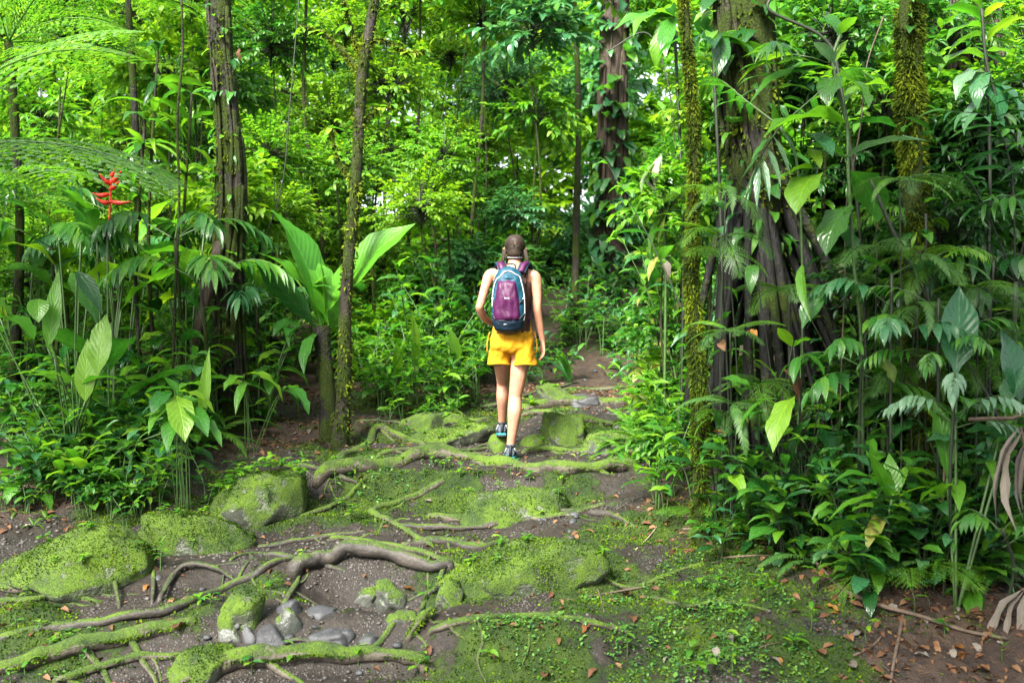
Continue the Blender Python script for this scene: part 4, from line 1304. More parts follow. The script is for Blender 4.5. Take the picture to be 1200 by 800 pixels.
def litter():
    acc = Acc(); rs = np.random.RandomState(9)
    x, y = scatter(26000, (-4.4, 4.4), (4.2, 10.5), lambda x, y: np.clip(litter_at(x, y) * .8 + .07, 0, 1))
    z = H(x, y)
    tm = [SHAPES['curl'][q] for q in range(3)]
    tm = [leaf_arrays('ell', .5, 40 + 20 * q, .5, .1, 3, 2, q) for q in range(3)]
    for k in range(len(x)):
        V, fs, Uv = tm[rs.randint(3)]
        m = np.array(frame(rdir(rs.uniform(0, 6.28), rs.uniform(-.1, .35)), UP, rs.uniform(-.7, .7)))
        acc.add(np.array([x[k], y[k], z[k] + .006]) + (V * rs.uniform(.022, .07)) @ m.T, fs, Uv)
    o = obj('leaf_litter', acc.mesh('leaf_litter', M['dead']), kind='stuff')
    tag(o, 'crumbled brown leaf litter on the soil under the plants', 'leaf litter')
litter()
def litter_twigs():
    acc = Acc(); rs = np.random.RandomState(19)
    x, y = scatter(1500, (-4.4, 4.4), (4.2, 9.5), lambda x, y: np.clip(litter_at(x, y) * .6 + .10, 0, 1))
    for k in range(len(x)):
        a = rs.uniform(0, 6.28); L = rs.uniform(.03, .14)
        P = np.array([[x[k] + math.cos(a) * L * q, y[k] + math.sin(a) * L * q, 0] for q in (-.5, 0, .5)])
        P[:, 2] = H(P[:, 0], P[:, 1]) + .004 + rs.uniform(0, .008, 3)
        tube(acc, P, rs.uniform(.001, .0028), 4)
    tag(obj('twig_litter', acc.mesh('twig_litter', M['twig']), kind='stuff'), 'fine broken twigs and rootlets strewn over the forest floor', 'twigs')
litter_twigs()

# fallen leaves one can pick out
def fallen(px, py, L, mat, label, group=None, shape='curl', az=None, el=.12):
    g = gp(px, py)
    v = random.randrange(3)
    d = rdir(U_(0, 6.28) if az is None else az, el)
    m4 = (frame(d, UP, U_(-.35, .35)) @ Matrix.Diagonal((L, L, L))).to_4x4()
    m4.translation = g + Vector((0, 0, .008)) - d * L * .5
    me = leaf_mesh(shape, mat, v)
    # rest on the ground
    zs = [(m4 @ vt.co) for vt in me.vertices]
    dz = max(Hs(q.x, q.y) - q.z for q in zs[::6])
    m4.translation.z += dz * .55 + .004
    tag(obj('fallen_leaf', me, mat4=m4), label, 'fallen leaf', group)
for px, py, L, mt, lab in ((942, 651, .13, 'dead', 'big round tan fallen leaf at the edge of the right bank'), (277, 651, .05, 'deadorange', 'small bright orange fallen leaf on the gravel by the mossy boulders'),
                           (210, 742, .11, 'dead', 'broad brown fallen leaf below the long grey root'), (492, 622, .05, 'deadorange', 'small yellow fallen leaf beside the forked root'), (557, 634, .05, 'dead', 'small red-brown fallen leaf in front of the mossy mound'),
                           (576, 582, .06, 'worn', 'pale fallen leaf on the flat mossy boulder'), (650, 588, .08, 'dead', 'curled dark brown fallen leaf on the flat mossy boulder'), (1108, 668, .14, 'deadorange', 'large orange-yellow fallen leaf propped in the litter of the right bank'),
                           (1082, 655, .13, 'dead', 'large upright brown fallen leaf in the litter of the right bank'), (980, 703, .07, 'dead', 'brown fallen leaf on the bare soil beside the mossy slope'), (620, 670, .09, 'dead', 'brown curled fallen leaf on the mossy mound'),
                           (375, 628, .09, 'dead', 'long tan fallen leaf on the soil left of the path'), (1082, 762, .08, 'dead', 'tan fallen leaf in the lower right litter'), (735, 700, .10, 'dead', 'mauve-brown fallen leaf on the mossy slope'), (742, 727, .09, 'dead', 'curled pinkish-brown fallen leaf on the mossy slope'),
                           (908, 776, .08, 'deadgrey', 'grey fallen leaf in the green creeper'), (155, 606, .06, 'worn', 'pale yellow fallen leaf on the left gravel'), (672, 535, .05, 'worn', 'pale green leaf standing on the step behind the hiker'),
                           (835, 465, .0, '', '')):
    if L: fallen(px, py, L, mt, lab)
for k in range(180):
    px, py = random.choice([(U_(960, 1195), U_(630, 795)), (U_(960, 1195), U_(630, 795)), (U_(880, 1200), U_(625, 800)), (U_(0, 130), U_(560, 620)), (U_(130, 520), U_(580, 700)), (U_(560, 900), U_(620, 800)), (U_(260, 420), U_(490, 540)), (U_(750, 950), U_(590, 640)), (U_(640, 740), U_(430, 465)), (U_(960, 1190), U_(640, 790))])
    fallen(px, py, U_(.04, .09), random.choice(['dead'] * 6 + ['deadgrey', 'deadgrey', 'deadorange']), 'small dead brown leaf fallen on the forest floor', 'small dead leaves on the forest floor')

def stick(label, pts, r, mat='twig', lift=0.0):
    P = [gp(x, y) + Vector((0, 0, r + lift)) for x, y in pts]
    b = P[len(P) // 2].copy()
    acc = Acc(); C = spline([p - b for p in P], 6)
    rs = np.random.RandomState(int(pts[0][0]))
    tube(acc, C, np.linspace(r, r * .6, len(C)), 7, rough=.12, rs=rs)
    o = obj('fallen_stick', acc.mesh('stick', M[mat]), loc=b)
    tag(o, label, 'stick')
stick('long dark fallen stick lying across the right-hand litter', [(955, 662), (985, 692), (1030, 712), (1075, 724), (1130, 742), (1180, 752)], .014)
stick('upright grey stick leaning at the right bank corner', [(1062, 690), (1056, 735), (1048, 775), (1044, 804)], .010)
stick('thin dark stick on the mossy slope', [(845, 655), (890, 652), (930, 655)], .006)
stick('short reddish twig on the mossy slope', [(700, 690), (705, 705), (708, 718)], .004)
stick('pale curved twig at the edge of the right bank', [(745, 645), (758, 632), (770, 618)], .004, 'paletwig')
stick('bare stick at the foot of the shaggy mossy tree', [(800, 622), (830, 618), (848, 606)], .010)
stick('thin fallen twig on the moss by the litter', [(690, 700), (720, 695), (760, 688)], .006)
stick('grey twig in the lower right soil', [(1000, 770), (1020, 760), (1035, 745)], .007)
# ---------------------------------------------------------------- the broad-leaved rosette plant
D = 8.3
b = gx(384, D)
t = thing('rosette_plant', b, 'tall plant with huge upright paddle leaves between the two left trunks', 'plant')
top = at(376, 382, D) - b
acc, C, R = trunk_mesh([(0, 0, -.08), (-.01, 0, top.z * .5), top], [.075, .06, .07], 'bark_dark', 12, 6, .15, 5)
obj('stem', acc.mesh('stem', M['bark_dark']), t)
for (x0, y0), (x1, y1), w, dd, sh, mt, rl in (
        ((378, 380), (302, 240), 60, -.22, 'paddle1', 'big', -.36), ((384, 378), (486, 264), 58, -.22, 'paddle1', 'big', .8), ((370, 384), (292, 308), 24, -.3, 'paddle0', 'dark', .9),
        ((376, 378), (312, 299), 34, .25, 'paddle1', 'big', .5), ((381, 378), (386, 300), 12, .05, 'lance0', 'yellow', 1.2), ((384, 378), (398, 300), 40, .2, 'paddle1', 'big', .9),
        ((388, 382), (440, 300), 36, .3, 'paddle1', 'mid', -.6), ((374, 384), (330, 352), 24, .2, 'paddle1', 'mid', .4), ((386, 386), (428, 352), 26, -.2, 'paddle1', 'dark', -.4), ((376, 386), (345, 300), 40, .45, 'paddle1', 'mid', .4),
        ((372, 388), (350, 440), 22, -.2, 'lance1', 'dark', .3)):
    leaf_to(t, at(x0, y0, D), at(x1, y1, D + dd), w / F * D, shape=sh, mat=mt, roll=rl)

# ---------------------------------------------------------------- left thicket
D = 7.0
b = gx(95, 7.2)
t = thing('ginger_clump', b, 'clump of upright bright paddle leaves in the left thicket', 'plant')
paths = []
for (x0, y0), (x1, y1), w, dz, sh, mt, rl in (
        ((56, 408), (92, 318), 20, 0, 'lance0', 'fresh', 1.1), ((114, 442), (131, 368), 27, .1, 'paddle0', 'yellow', .2), ((100, 470), (97, 398), 24, -.1, 'lance0', 'yellow', .3), ((236, 492), (254, 412), 14, -.1, 'lance0', 'yellow', 1.0),
        ((64, 420), (0, 430), 17, -.1, 'lance1', 'mid', .2), ((84, 445), (6, 442), 15, -.2, 'lance1', 'fresh', 0), ((96, 450), (154, 452), 17, -.15, 'lance1', 'fresh', 0), ((90, 318), (112, 370), 20, -.1, 'lance1', 'dark', .4), ((110, 450), (140, 420), 15, .1, 'lance1', 'mid', 0),
        ((45, 350), (45, 378), 24, -.1, 'broad1', 'mid', 0), ((0, 372), (40, 398), 34, -.15, 'broad1', 'fresh', 0), ((-20, 350), (12, 372), 28, 0, 'broad1', 'mid', .3)):
    leaf_to(t, at(x0, y0, D), at(x1, y1, D + dz), w / F * D, shape=sh, mat=mt, roll=rl)
    p0 = Vector((U_(-.12, .12), U_(-.1, .1), -.04)); p1 = at(x0, y0, D) - b
    paths.append((spline([p0, p0.lerp(p1, .5) + Vector((U_(-.05, .05), 0, .05)), p1], 5), .007))
obj('stem', stem_mesh(paths, 'stem'), t)
b = gx(215, 6.75)
t = thing('arrow_leaf_plant', b, 'low plant with broad ribbed drooping leaves in front of the dark mossy trunk', 'plant')
D = 6.7; paths = []
for (x0, y0), (x1, y1), w, dz, sh, mt, rl in (
        ((205, 462), (217, 518), 30, -.25, 'paddle1', 'fresh', 0), ((208, 458), (251, 484), 24, -.1, 'ell1', 'fresh', 0), ((204, 456), (170, 460), 18, 0, 'ell1', 'mid', 0), ((226, 488), (260, 524), 19, -.2, 'ell1', 'mid', 0), ((212, 492), (168, 488), 16, -.2, 'lance1', 'fresh', 0), ((200, 458), (178, 485), 22, -.2, 'ell1', 'mid', 0), ((210, 455), (236, 452), 18, .2, 'ell1', 'mid', 0), ((206, 470), (172, 510), 22, -.25, 'ell1', 'fresh', .1), ((214, 476), (246, 512), 22, -.25, 'ell1', 'mid', -.1), ((208, 480), (196, 530), 22, -.3, 'ell1', 'mid', 0), ((212, 470), (188, 440), 18, .1, 'ell1', 'fresh', 0), ((214, 480), (262, 492), 20, 0, 'ell1', 'dark', 0)):
    leaf_to(t, at(x0, y0, D), at(x1, y1, D + dz), w / F * D, shape=sh, mat=mt, roll=rl)
    p0 = Vector((U_(-.05, .05), 0, -.04)); p1 = at(x0, y0, D) - b
    paths.append((spline([p0, p0.lerp(p1, .6) + Vector((U_(-.03, .03), 0, .03)), p1], 5), .003))
obj('stem', stem_mesh(paths, 'stem'), t)
b = gx(292, 7.7); D = 7.6
t = thing('arrow_leaf_plant', b, 'small plant with arching heart-shaped leaves at the foot of the dark mossy trunk', 'plant')
paths = []
for (x0, y0), (x1, y1), w, dz, sh, mt, rl in (((286, 438), (327, 472), 20, -.1, 'ell2', 'fresh', .2), ((283, 440), (262, 458), 24, -.1, 'heart1', 'fresh', 0), ((290, 450), (318, 470), 14, 0, 'ell1', 'mid', 0), ((335, 452), (362, 486), 22, -.2, 'ell1', 'mid', 0), ((330, 456), (352, 456), 16, .1, 'broad1', 'mid', 0), ((288, 446), (276, 486), 12, -.2, 'lance1', 'mid', 0)):
    leaf_to(t, at(x0, y0, D), at(x1, y1, D + dz), w / F * D, shape=sh, mat=mt, roll=rl)
    p0 = Vector((U_(-.05, .05), 0, -.04)); p1 = at(x0, y0, D) - b
    paths.append((spline([p0, p0.lerp(p1, .6) + Vector((0, 0, .04)), p1], 5), .004))
obj('stem', stem_mesh(paths, 'stem'), t)

# random herbs filling the left thicket, front to back
LG = 'leafy herbs of the left thicket'
for k in range(30):
    px = U_(-30, 225); d = U_(6.75, 7.9)
    if px > 150: d = U_(7.0, 7.9)
    herb(gx(px, d), random.choice([2, 3, 3]), U_(.28, .62), U_(.13, .24), 'leafy herb with glossy oval leaves in the left thicket', 'herb', LG, ('ell1', 'ell2', 'broad1', 'lance1'), ('mid', 'mid', 'dark', 'fresh', 'blue'), .6, 6, lo=.2)
for k in range(30):
    px = U_(-25, 245); d = U_(6.7, 7.5)
    herb(gx(px, d), 2, U_(.25, .5), U_(.16, .27), 'broad bright-leaved herb crowding the left thicket', 'herb', 'broad herbs crowding the left thicket', ('ell1', 'ell2', 'broad1', 'lance1', 'paddle1'), ('mid', 'fresh', 'fresh', 'blue', 'dark'), .6, 7, lo=.1)
for k in range(16):
    px = U_(-20, 150); d = U_(6.55, 6.95)
    herb(gx(px, d), 2, U_(.16, .3), U_(.08, .15), 'low glossy herb along the front edge of the left thicket', 'herb', 'low herbs along the left thicket edge', ('ell1', 'ell2', 'broad1'), ('mid', 'dark', 'fresh'), .7, 5)
for k in range(10):
    px = U_(100, 190); d = U_(6.5, 6.9)
    herb(gx(px, d), 2, U_(.18, .32), U_(.09, .15), 'low glossy herb along the front edge of the left thicket', 'herb', 'low herbs along the left thicket edge', ('ell1', 'ell2'), ('mid', 'dark', 'fresh'), .7, 6)
for k in range(26):
    px = U_(-20, 340); d = U_(8.2, 9.6)
    herb(gx(px, d), 3, U_(.6, 1.5), U_(.2, .36), 'tall herb with drooping lance leaves behind the left thicket', 'herb', 'tall herbs behind the left thicket', ('lance1', 'lance2', 'ell2', 'paddle1'), ('mid', 'dark', 'fresh', 'mid'), .5, 10, rst=.005, lo=.12)
for k in range(9):
    px = U_(-10, 240); d = U_(7.2, 8.4)
    fern(gx(px, d), 9, U_(.5, .8), 'arching fern among the left thicket herbs', 'ferns of the left thicket', 'sword', random.choice(['fern', 'fern', 'fernpale']), cat='fern')
for k in range(22):
    px = U_(-20, 330); d = U_(7.5, 8.7)
    if 240 < px < 300 and d < 8.6: d = U_(8.7, 9.2)
    herb(gx(px, d), 2, U_(.5, 1.05), U_(.2, .34), 'knee-high broad-leaved herb in the middle of the left thicket', 'herb', 'knee-high herbs of the left thicket', ('ell1', 'ell2', 'broad1', 'lance1', 'paddle1'), ('mid', 'fresh', 'dark', 'mid', 'blue'), .5, 10, lo=.08)
# palm-like fans in the left middle distance
for k, (px, py, d) in enumerate(((205, 280, 8.2), (60, 290, 8.4), (130, 300, 9.0), (20, 240, 8.8), (235, 330, 8.0), (300, 360, 9.0))):
    b = gx(px, d)
    t = thing('understory_palm', b, 'slender understory palm with feathered fronds in the left thicket', 'palm', 'slender palms of the left thicket')
    c = at(px, py, d)
    acc, C, R = trunk_mesh([(0, 0, -.08), (c - b) * .5 + Vector((.05, 0, 0)), c - b], [.02, .016, .013], 'bark_thin', 8, 6, .1, k)
    obj('trunk', acc.mesh('trunk', M['bark_thin']), t)
    for q in range(6):
        a = q * 1.047 + U_(-.3, .3) + k
        e = rdir(a, .45)
        pinnate(t, [c, c + e * .38, c + e * .62 + Vector((0, 0, -.12)), c + e * .8 + Vector((0, 0, -.3))], 8, .30, 'lance1', ['dark', 'mid', 'blue'][k % 3], .9, -.1, .3, .006)

# tree fern at the left edge
b = gx(-115, 6.6)
t = thing('tree_fern', b, 'tree fern reaching wide lacy fronds in from the left edge', 'fern')
c = at(-110, 190, 6.6)
acc, C, R = trunk_mesh([(0, 0, -.1), (c - b) * .5, c - b], [.10, .08, .07], 'bark_dark', 12, 6, .2, 8)
obj('trunk', acc.mesh('trunk', M['bark_dark']), t)
frond(t, c - b, Vector((1, -.12, .30)), 1.85, 'tree', 'fernpale', .35, 0, .95)
frond(t, c - b, Vector((.8, -.3, .95)), 1.9, 'tree', 'fern', .2, 1)
frond(t, c - b, Vector((.55, .4, 1.2)), 1.9, 'tree', 'fern', .1, 0)
frond(t, c - b, Vector((.9, .5, .5)), 1.8, 'tree', 'fern', .1, 1)
for k in range(5): frond(t, c - b, rdir(2.2 + k * .75, .6), 1.6, 'tree', 'fern', 0, k % 3)
for k, (px, py, d, L) in enumerate(((10, 50, 8.6, 1.5), (150, 0, 10.2, 1.5), (-40, 250, 8.2, 1.4))):
    b = gx(px, d); c = at(px, py, d)
    t = thing('tree_fern', b, 'yellow-green tree fern high in the left canopy', 'fern', 'tree ferns of the left canopy')
    acc, C, R = trunk_mesh([(0, 0, -.1), (c - b) * .5 + Vector((.1, 0, 0)), c - b], [.05, .035, .035], 'bark_dark', 10, 6, .2, 18 + k)
    obj('trunk', acc.mesh('trunk', M['bark_dark']), t)
    for q in range(9): frond(t, c - b, rdir(q * .698 + k, U_(.25, .8)), L * U_(.8, 1.1), 'tree', 'fern', U_(-.2, .2))

# red heliconia
D = 7.6
b = gx(128, D)
t = thing('heliconia', b, 'heliconia with a zigzag red flower head in the left thicket', 'flower')
paths = [(spline([(0, 0, -.05), at(126, 300, D) - b, at(128, 262, D) - b, at(130, 205, D) - b], 6), .008)]
acc = Acc(); tube(acc, paths[0][0][:13], .008, 6); obj('stem', acc.mesh('stem', M['stem']), t)
acc = Acc(); tube(acc, paths[0][0][12:], .008, 6); obj('flower_stalk', acc.mesh('flower_stalk', M['red']), t)
for (x0, y0), (x1, y1), w in (((128, 216), (144, 198), 6), ((129, 216), (116, 203), 5), ((128, 228), (107, 226), 6), ((129, 236), (154, 236), 5), ((128, 222), (141, 211), 5), ((129, 238), (112, 232), 5), ((129, 208), (136, 196), 4)):
    acc = Acc(); p0, p1 = at(x0, y0, D) - b, at(x1, y1, D - .05) - b
    C = spline([p0, p0.lerp(p1, .5) - Vector((0, 0, .012)), p1], 4)
    tube(acc, C, np.interp(np.linspace(0, 1, len(C)), [0, .3, 1], [.010, .022, .002]), 6)
    obj('bract', acc.mesh('bract', M['red']), t)
for k in range(6):
    a = k * 1.05
    p = Vector((math.cos(a) * .05, math.sin(a) * .05, U_(.3, .9)))
    leaf(t, p, rdir(a, .8), U_(.55, .8), 'paddle1', random.choice(['fresh', 'mid']), 1, U_(-.3, .3))
obj('stem', stem_mesh([(spline([(0, 0, -.05), (.03, .02, .5), (.0, .05, 1.0)], 4), .014)], 'stem'), t)
b = gx(60, 8.6)
for k in range(7):
    bb = gx(U_(0, 240), U_(8.2, 9.4))
    t = thing('heliconia', bb, 'tall heliconia with long upright paddle leaves in the left thicket', 'plant', 'leafy heliconias of the left thicket')
    paths = []
    for q in range(5):
        a = U_(0, 6.28); h = U_(.8, 1.7)
        e = Vector((math.cos(a) * .15, math.sin(a) * .15, h))
        paths.append((spline([(0, 0, -.05), e * .5, e], 4), .009))
        leaf(t, e, Vector((math.cos(a) * .6, math.sin(a) * .6, .9)), U_(.5, .8), random.choice(['paddle1', 'paddle2']), random.choice(['fresh', 'mid', 'yellow', 'blue']), U_(.75, 1), U_(-.5, .5))
    obj('stem', stem_mesh(paths, 'stem'), t)

# long-leaved palms high on the left, beside the dark mossy trunk
for k, (px, py, d) in enumerate(((185, 60, 8.6), (170, 140, 8.4), (225, 110, 8.9))):
    b = gx(px, d); c = at(px, py, d)
    t = thing('long_leaf_shrub', b, 'spindly shrub with long dark drooping leaves left of the dark mossy trunk', 'shrub', 'spindly shrubs by the left trunk')
    acc, C, R = trunk_mesh([(0, 0, -.05), (c - b) * .5 + Vector((-.08, 0, 0)), c - b], [.02, .015, .012], 'bark_thin', 8, 6, .1, k + 3)
    obj('trunk', acc.mesh('trunk', M['bark_thin']), t)
    for q in range(20):
        i = len(C) - 1 - random.randrange(0, 4)
        leaf(t, Vector(C[i]), rdir(U_(0, 6.28), U_(-.2, .8)), U_(.28, .48), random.choice(['lance1', 'lance2', 'slim2']), random.choice(['dark', 'mid', 'fresh']), 1, U_(-.4, .4))

# ---------------------------------------------------------------- middle: leafy herbs left of and behind the hiker
for k in range(34):
    px = U_(425, 570); d = U_(8.9, 10.2)
    herb(gx(px, d), 3, U_(.35, .75), U_(.14, .24), 'bright leafy herb left of the hiker', 'herb', 'leafy herbs left of the hiker', ('lance1', 'ell1', 'lance1', 'ell2'), ('fresh', 'mid', 'fresh', 'mid'), .6, 7)
for k in range(9):
    px = U_(425, 560); d = U_(8.55, 8.9)
    herb(gx(px, d), 2, U_(.12, .25), U_(.08, .14), 'low bright herb at the path edge left of the hiker', 'herb', 'low herbs at the path edge', ('lance1', 'ell1'), ('fresh', 'mid'), .7, 5)
for px, y0, y1 in ((490, 430, 362), (468, 440, 400), (540, 425, 380)):
    b = gx(px, 9.2)
    t = thing('spear_leaf', b, 'single upright spear-shaped young leaf left of the hiker', 'plant', 'spear leaves left of the hiker')
    leaf_to(t, at(px - 4, y0, 9.2), at(px + 4, y1, 9.2), .13, shape='lance0', mat='yellow', roll=1.0)
    obj('stem', stem_mesh([(spline([(0, 0, -.04), (at(px - 4, y0, 9.2) - b) * .5, at(px - 4, y0, 9.2) - b], 3), .007)], 'stem'), t)
for k in range(12):
    px = U_(410, 580); d = U_(10.0, 11.5)
    herb(gx(px, d), 3, U_(.8, 1.7), U_(.2, .3), 'waist-high broad-leaved herb in the thicket behind the hiker', 'herb', 'broad herbs behind the hiker', ('ell1', 'ell2', 'broad1'), ('mid', 'blue', 'fresh'), .5, 8, rst=.006)
for k in range(30):
    px = random.choice([U_(655, 790), U_(660, 720)]); d = U_(10.8, 13.5) if px > 700 or random.random() < .6 else U_(12.6, 14)
    if 640 < px < 745 and d < 12.4: continue
    herb(gx(px, d), 3, U_(.3, .9), U_(.14, .28), 'leafy herb on the slope right of the hiker', 'herb', 'leafy herbs on the slope right of the hiker', ('ell1', 'ell2', 'lance1'), ('mid', 'blue', 'fresh', 'mid'), .6, 7)
for k in range(14):
    px = U_(600, 800); d = U_(13.2, 15)
    herb(gx(px, d), 3, U_(.5, 1.2), U_(.2, .3), 'leafy herb on the slope right of the hiker', 'herb', 'leafy herbs on the slope right of the hiker', ('ell1', 'ell2', 'broad1'), ('mid', 'blue', 'dark'), .6, 7)
for k in range(26):
    px = U_(612, 662) if k % 2 else U_(722, 800); d = U_(10.2, 12.4)
    herb(gx(px, d), 2, U_(.2, .5), U_(.12, .2), 'low leafy herb closing in on the path beyond the hiker', 'herb', 'low herbs along the far path', ('ell1', 'lance1', 'ell2'), ('mid', 'fresh', 'blue'), .6, 7, lo=.1)
for k in range(10):
    px = U_(640, 745); d = U_(12.6, 13.6)
    herb(gx(px, d), 2, U_(.25, .6), U_(.14, .24), 'leafy herb where the path bends out of sight', 'herb', 'herbs at the bend of the path', ('ell1', 'lance1', 'ell2'), ('mid', 'blue', 'dark'), .6, 8, lo=.1)
b = gx(668, 10.6)
t = thing('strap_leaf_plant', b, 'tuft of long strap-shaped leaves right of the hiker', 'plant')
for k in range(8): leaf(t, (0, 0, -.01), rdir(U_(1.2, 4.6), U_(.9, 1.35)), U_(.4, .6), 'slim1', random.choice(['mid', 'dark']), .8, U_(-.3, .3))
for (x, y, m_) in ((645, 165, 0), (628, 145, 0), (660, 158, 0), (535, 250, 0)):
    pass

# ---------------------------------------------------------------- right bank: plants at the path edge
for k in range(30):
    px = U_(745, 815); d = U_(6.3, 8.8)
    px = 600 + (px - 600) * 1.0
    if d < 7.0: px = U_(762, 815)
    herb(gx(px, d), 2, U_(.25, .65), U_(.12, .22), 'bright lance-leaved herb at the foot of the right bank', 'herb', 'lance-leaved herbs at the foot of the right bank', ('lance1', 'lance2', 'ell1'), ('fresh', 'yellow', 'mid', 'fresh'), .6, 6)
for k in range(7):
    px = U_(735, 800); d = U_(7.0, 9.0)
    fern(gx(px, d), 8, U_(.35, .55), 'small bright fern at the foot of the right bank', 'small ferns at the foot of the right bank', 'sword', 'fern')
for k in range(12):
    px = U_(760, 840); d = U_(7.4, 10)
    herb(gx(px, d), 2, U_(.7, 1.9), U_(.2, .32), 'tall drooping-leaved shrub between the path and the mossy stem', 'shrub', 'drooping shrubs by the mossy stem', ('lance2', 'ell2', 'lance1'), ('fresh', 'mid', 'worn', 'fresh'), .35, 13, rst=.005, lo=.1)
# wilting pale leaves hanging near the mossy stem
b = gx(778, 7.3)
t = thing('drooping_shrub', b, 'tall shrub with pale wilting leaves hanging beside the mossy stem', 'shrub')
paths = [(spline([(0, 0, -.05), at(780, 300, 7.3) - b, at(775, 180, 7.3) - b], 6), .012)]
for (x0, y0), (x1, y1), w, mt in (((770, 188), (752, 232), 9, 'worn'), ((775, 182), (768, 220), 10, 'deadgrey'), ((772, 243), (745, 262), 10, 'worn'), ((780, 246), (772, 285), 15, 'worn'), ((784, 244), (762, 300), 14, 'mid'), ((772, 300), (760, 330), 12, 'worn'), ((776, 302), (782, 330), 14, 'deadgrey'), ((790, 200), (800, 248), 12, 'mid'), ((782, 205), (784, 240), 12, 'dark'), ((786, 300), (796, 330), 12, 'fresh')):
    leaf_to(t, at(x0, y0, 7.2), at(x1, y1, 7.15), w / F * 7.2, shape='lance1', mat=mt)
    paths.append(([Vector(at(778, min(y0, 300), 7.3) - b), Vector(at(x0, y0, 7.2) - b)], .004))
obj('stem', stem_mesh(paths, 'stem'), t)

# big glossy-leaved shrub in front of the right trunks
D = 5.6
b = gx(1010, D)
t = thing('glossy_shrub', b, 'shrub with large glossy ribbed leaves in front of the shaggy mossy trunk', 'shrub')
st = [at(1010, 420, D), at(1000, 300, D), at(994, 200, D), at(992, 145, D), at(976, 76, D), at(985, 40, D)]
paths = [(spline([Vector((0, 0, -.05))] + [p - b for p in st], 5), .011)]
for (x0, y0), (x1, y1), w, dz, sh, mt, rl in (
        ((977, 76), (953, 50), 16, -.1, 'ell1', 'silver', 0), ((977, 74), (997, 46), 15, .05, 'ell0', 'yellow', .4), ((976, 79), (878, 122), 17, -.25, 'lance1', 'fresh', 0), ((930, 64), (860, 102), 15, -.1, 'lance1', 'yellow', .2),
        ((978, 82), (936, 92), 12, -.1, 'lance1', 'fresh', 0), ((982, 90), (1022, 128), 38, -.2, 'broad1', 'mid', -.2), ((980, 90), (966, 124), 30, -.15, 'broad1', 'dark', .1), ((992, 145), (888, 164), 34, -.3, 'ell1', 'fresh', .15),
        ((990, 186), (1088, 166), 30, -.15, 'ell1', 'silver', -.1), ((957, 204), (930, 252), 44, -.2, 'broad1', 'fresh', .1), ((952, 198), (918, 208), 20, -.1, 'ell1', 'yellow', .1), ((940, 155), (976, 184), 34, -.15, 'broad1', 'blue', 0), ((950, 175), (958, 198), 16, -.1, 'broad1', 'yellow', .2),
        ((985, 40), (1005, 20), 20, -.1, 'ell1', 'fresh', 0), ((985, 42), (960, 15), 20, 0, 'ell1', 'mid', 0), ((992, 150), (1052, 150), 26, .1, 'ell1', 'mid', 0), ((998, 240), (968, 300), 40, -.1, 'broad1', 'dark', 0), ((996, 200), (1030, 260), 46, .1, 'broad1', 'mid', 0), ((994, 190), (950, 170), 28, .1, 'broad1', 'mid', .1), ((1000, 290), (940, 320), 26, .1, 'ell1', 'dark', 0), ((1002, 300), (1050, 330), 30, 0, 'ell1', 'mid', 0),
        ((1002, 300), (975, 262), 22, .2, 'ell1', 'mid', 0), ((990, 120), (1040, 100), 24, .2, 'ell1', 'fresh', 0)):
    p0 = at(x0, y0, D)
    leaf_to(t, p0, at(x1, y1, D + dz), w / F * D, shape=sh, mat=mt, roll=rl)
    C0 = paths[0][0]
    nn = C0[int(np.argmin(np.abs(C0[:, 2] - (p0.z - b.z - .04))))]
    paths.append(([Vector(nn), Vector(nn).lerp(p0 - b, .5) + Vector((0, 0, .01)), p0 - b], .004))
obj('stem', stem_mesh(paths, 'stem'), t)

# feathered palm leaf with silver leaflets
b = gx(925, 5.9)
t = thing('understory_palm', b, 'palm with narrow silvery leaflets hanging before the stilt roots', 'palm')
acc = Acc(); tube(acc, spline([(0, 0, -.05), at(940, 400, 6.0) - b, at(935, 200, 5.95) - b, at(914, 148, 5.9) - b], 6), .008, 6); obj('stem', acc.mesh('stem', M['stem']), t)
D = 5.85
C = [at(914, 148, D), at(896, 176, D - .05), at(882, 205, D - .08), at(872, 236, D - .1)]
acc = Acc(); Cs = spline([p - b for p in C], 6); tube(acc, Cs, np.linspace(.006, .002, len(Cs)), 5)
fr = obj('frond', acc.mesh('rachis', M['stem']), t)
class _P: pass
for (x0, y0), (x1, y1), w, mt in (((912, 150), (934, 194), 9, 'silver'), ((906, 160), (926, 206), 10, 'silver'), ((898, 172), (915, 220), 10, 'silver'), ((892, 184), (902, 236), 8, 'silver'), ((888, 192), (887, 247), 8, 'silver'), ((882, 206), (874, 250), 7, 'mid'), ((876, 222), (868, 236), 6, 'mid'), ((905, 160), (880, 190), 8, 'mid'), ((895, 178), (868, 212), 8, 'dark'), ((910, 150), (905, 120), 9, 'fresh')):
    o = leaf_to(t, at(x0, y0, D - .04), at(x1, y1, D - .12), w / F * D, shape='lance0', mat=mt, name='leaflet'); o.parent = fr
for k in range(3):
    a = (0.2, 2.4, 4.4)[k]; e = rdir(a, .7); c = at(914, 148, D)
    pinnate(t, [c, c + e * .3, c + e * .55, c + e * .75 + Vector((0, 0, -.15))], 8, .26, 'lance1', 'mid', .8, -.25)

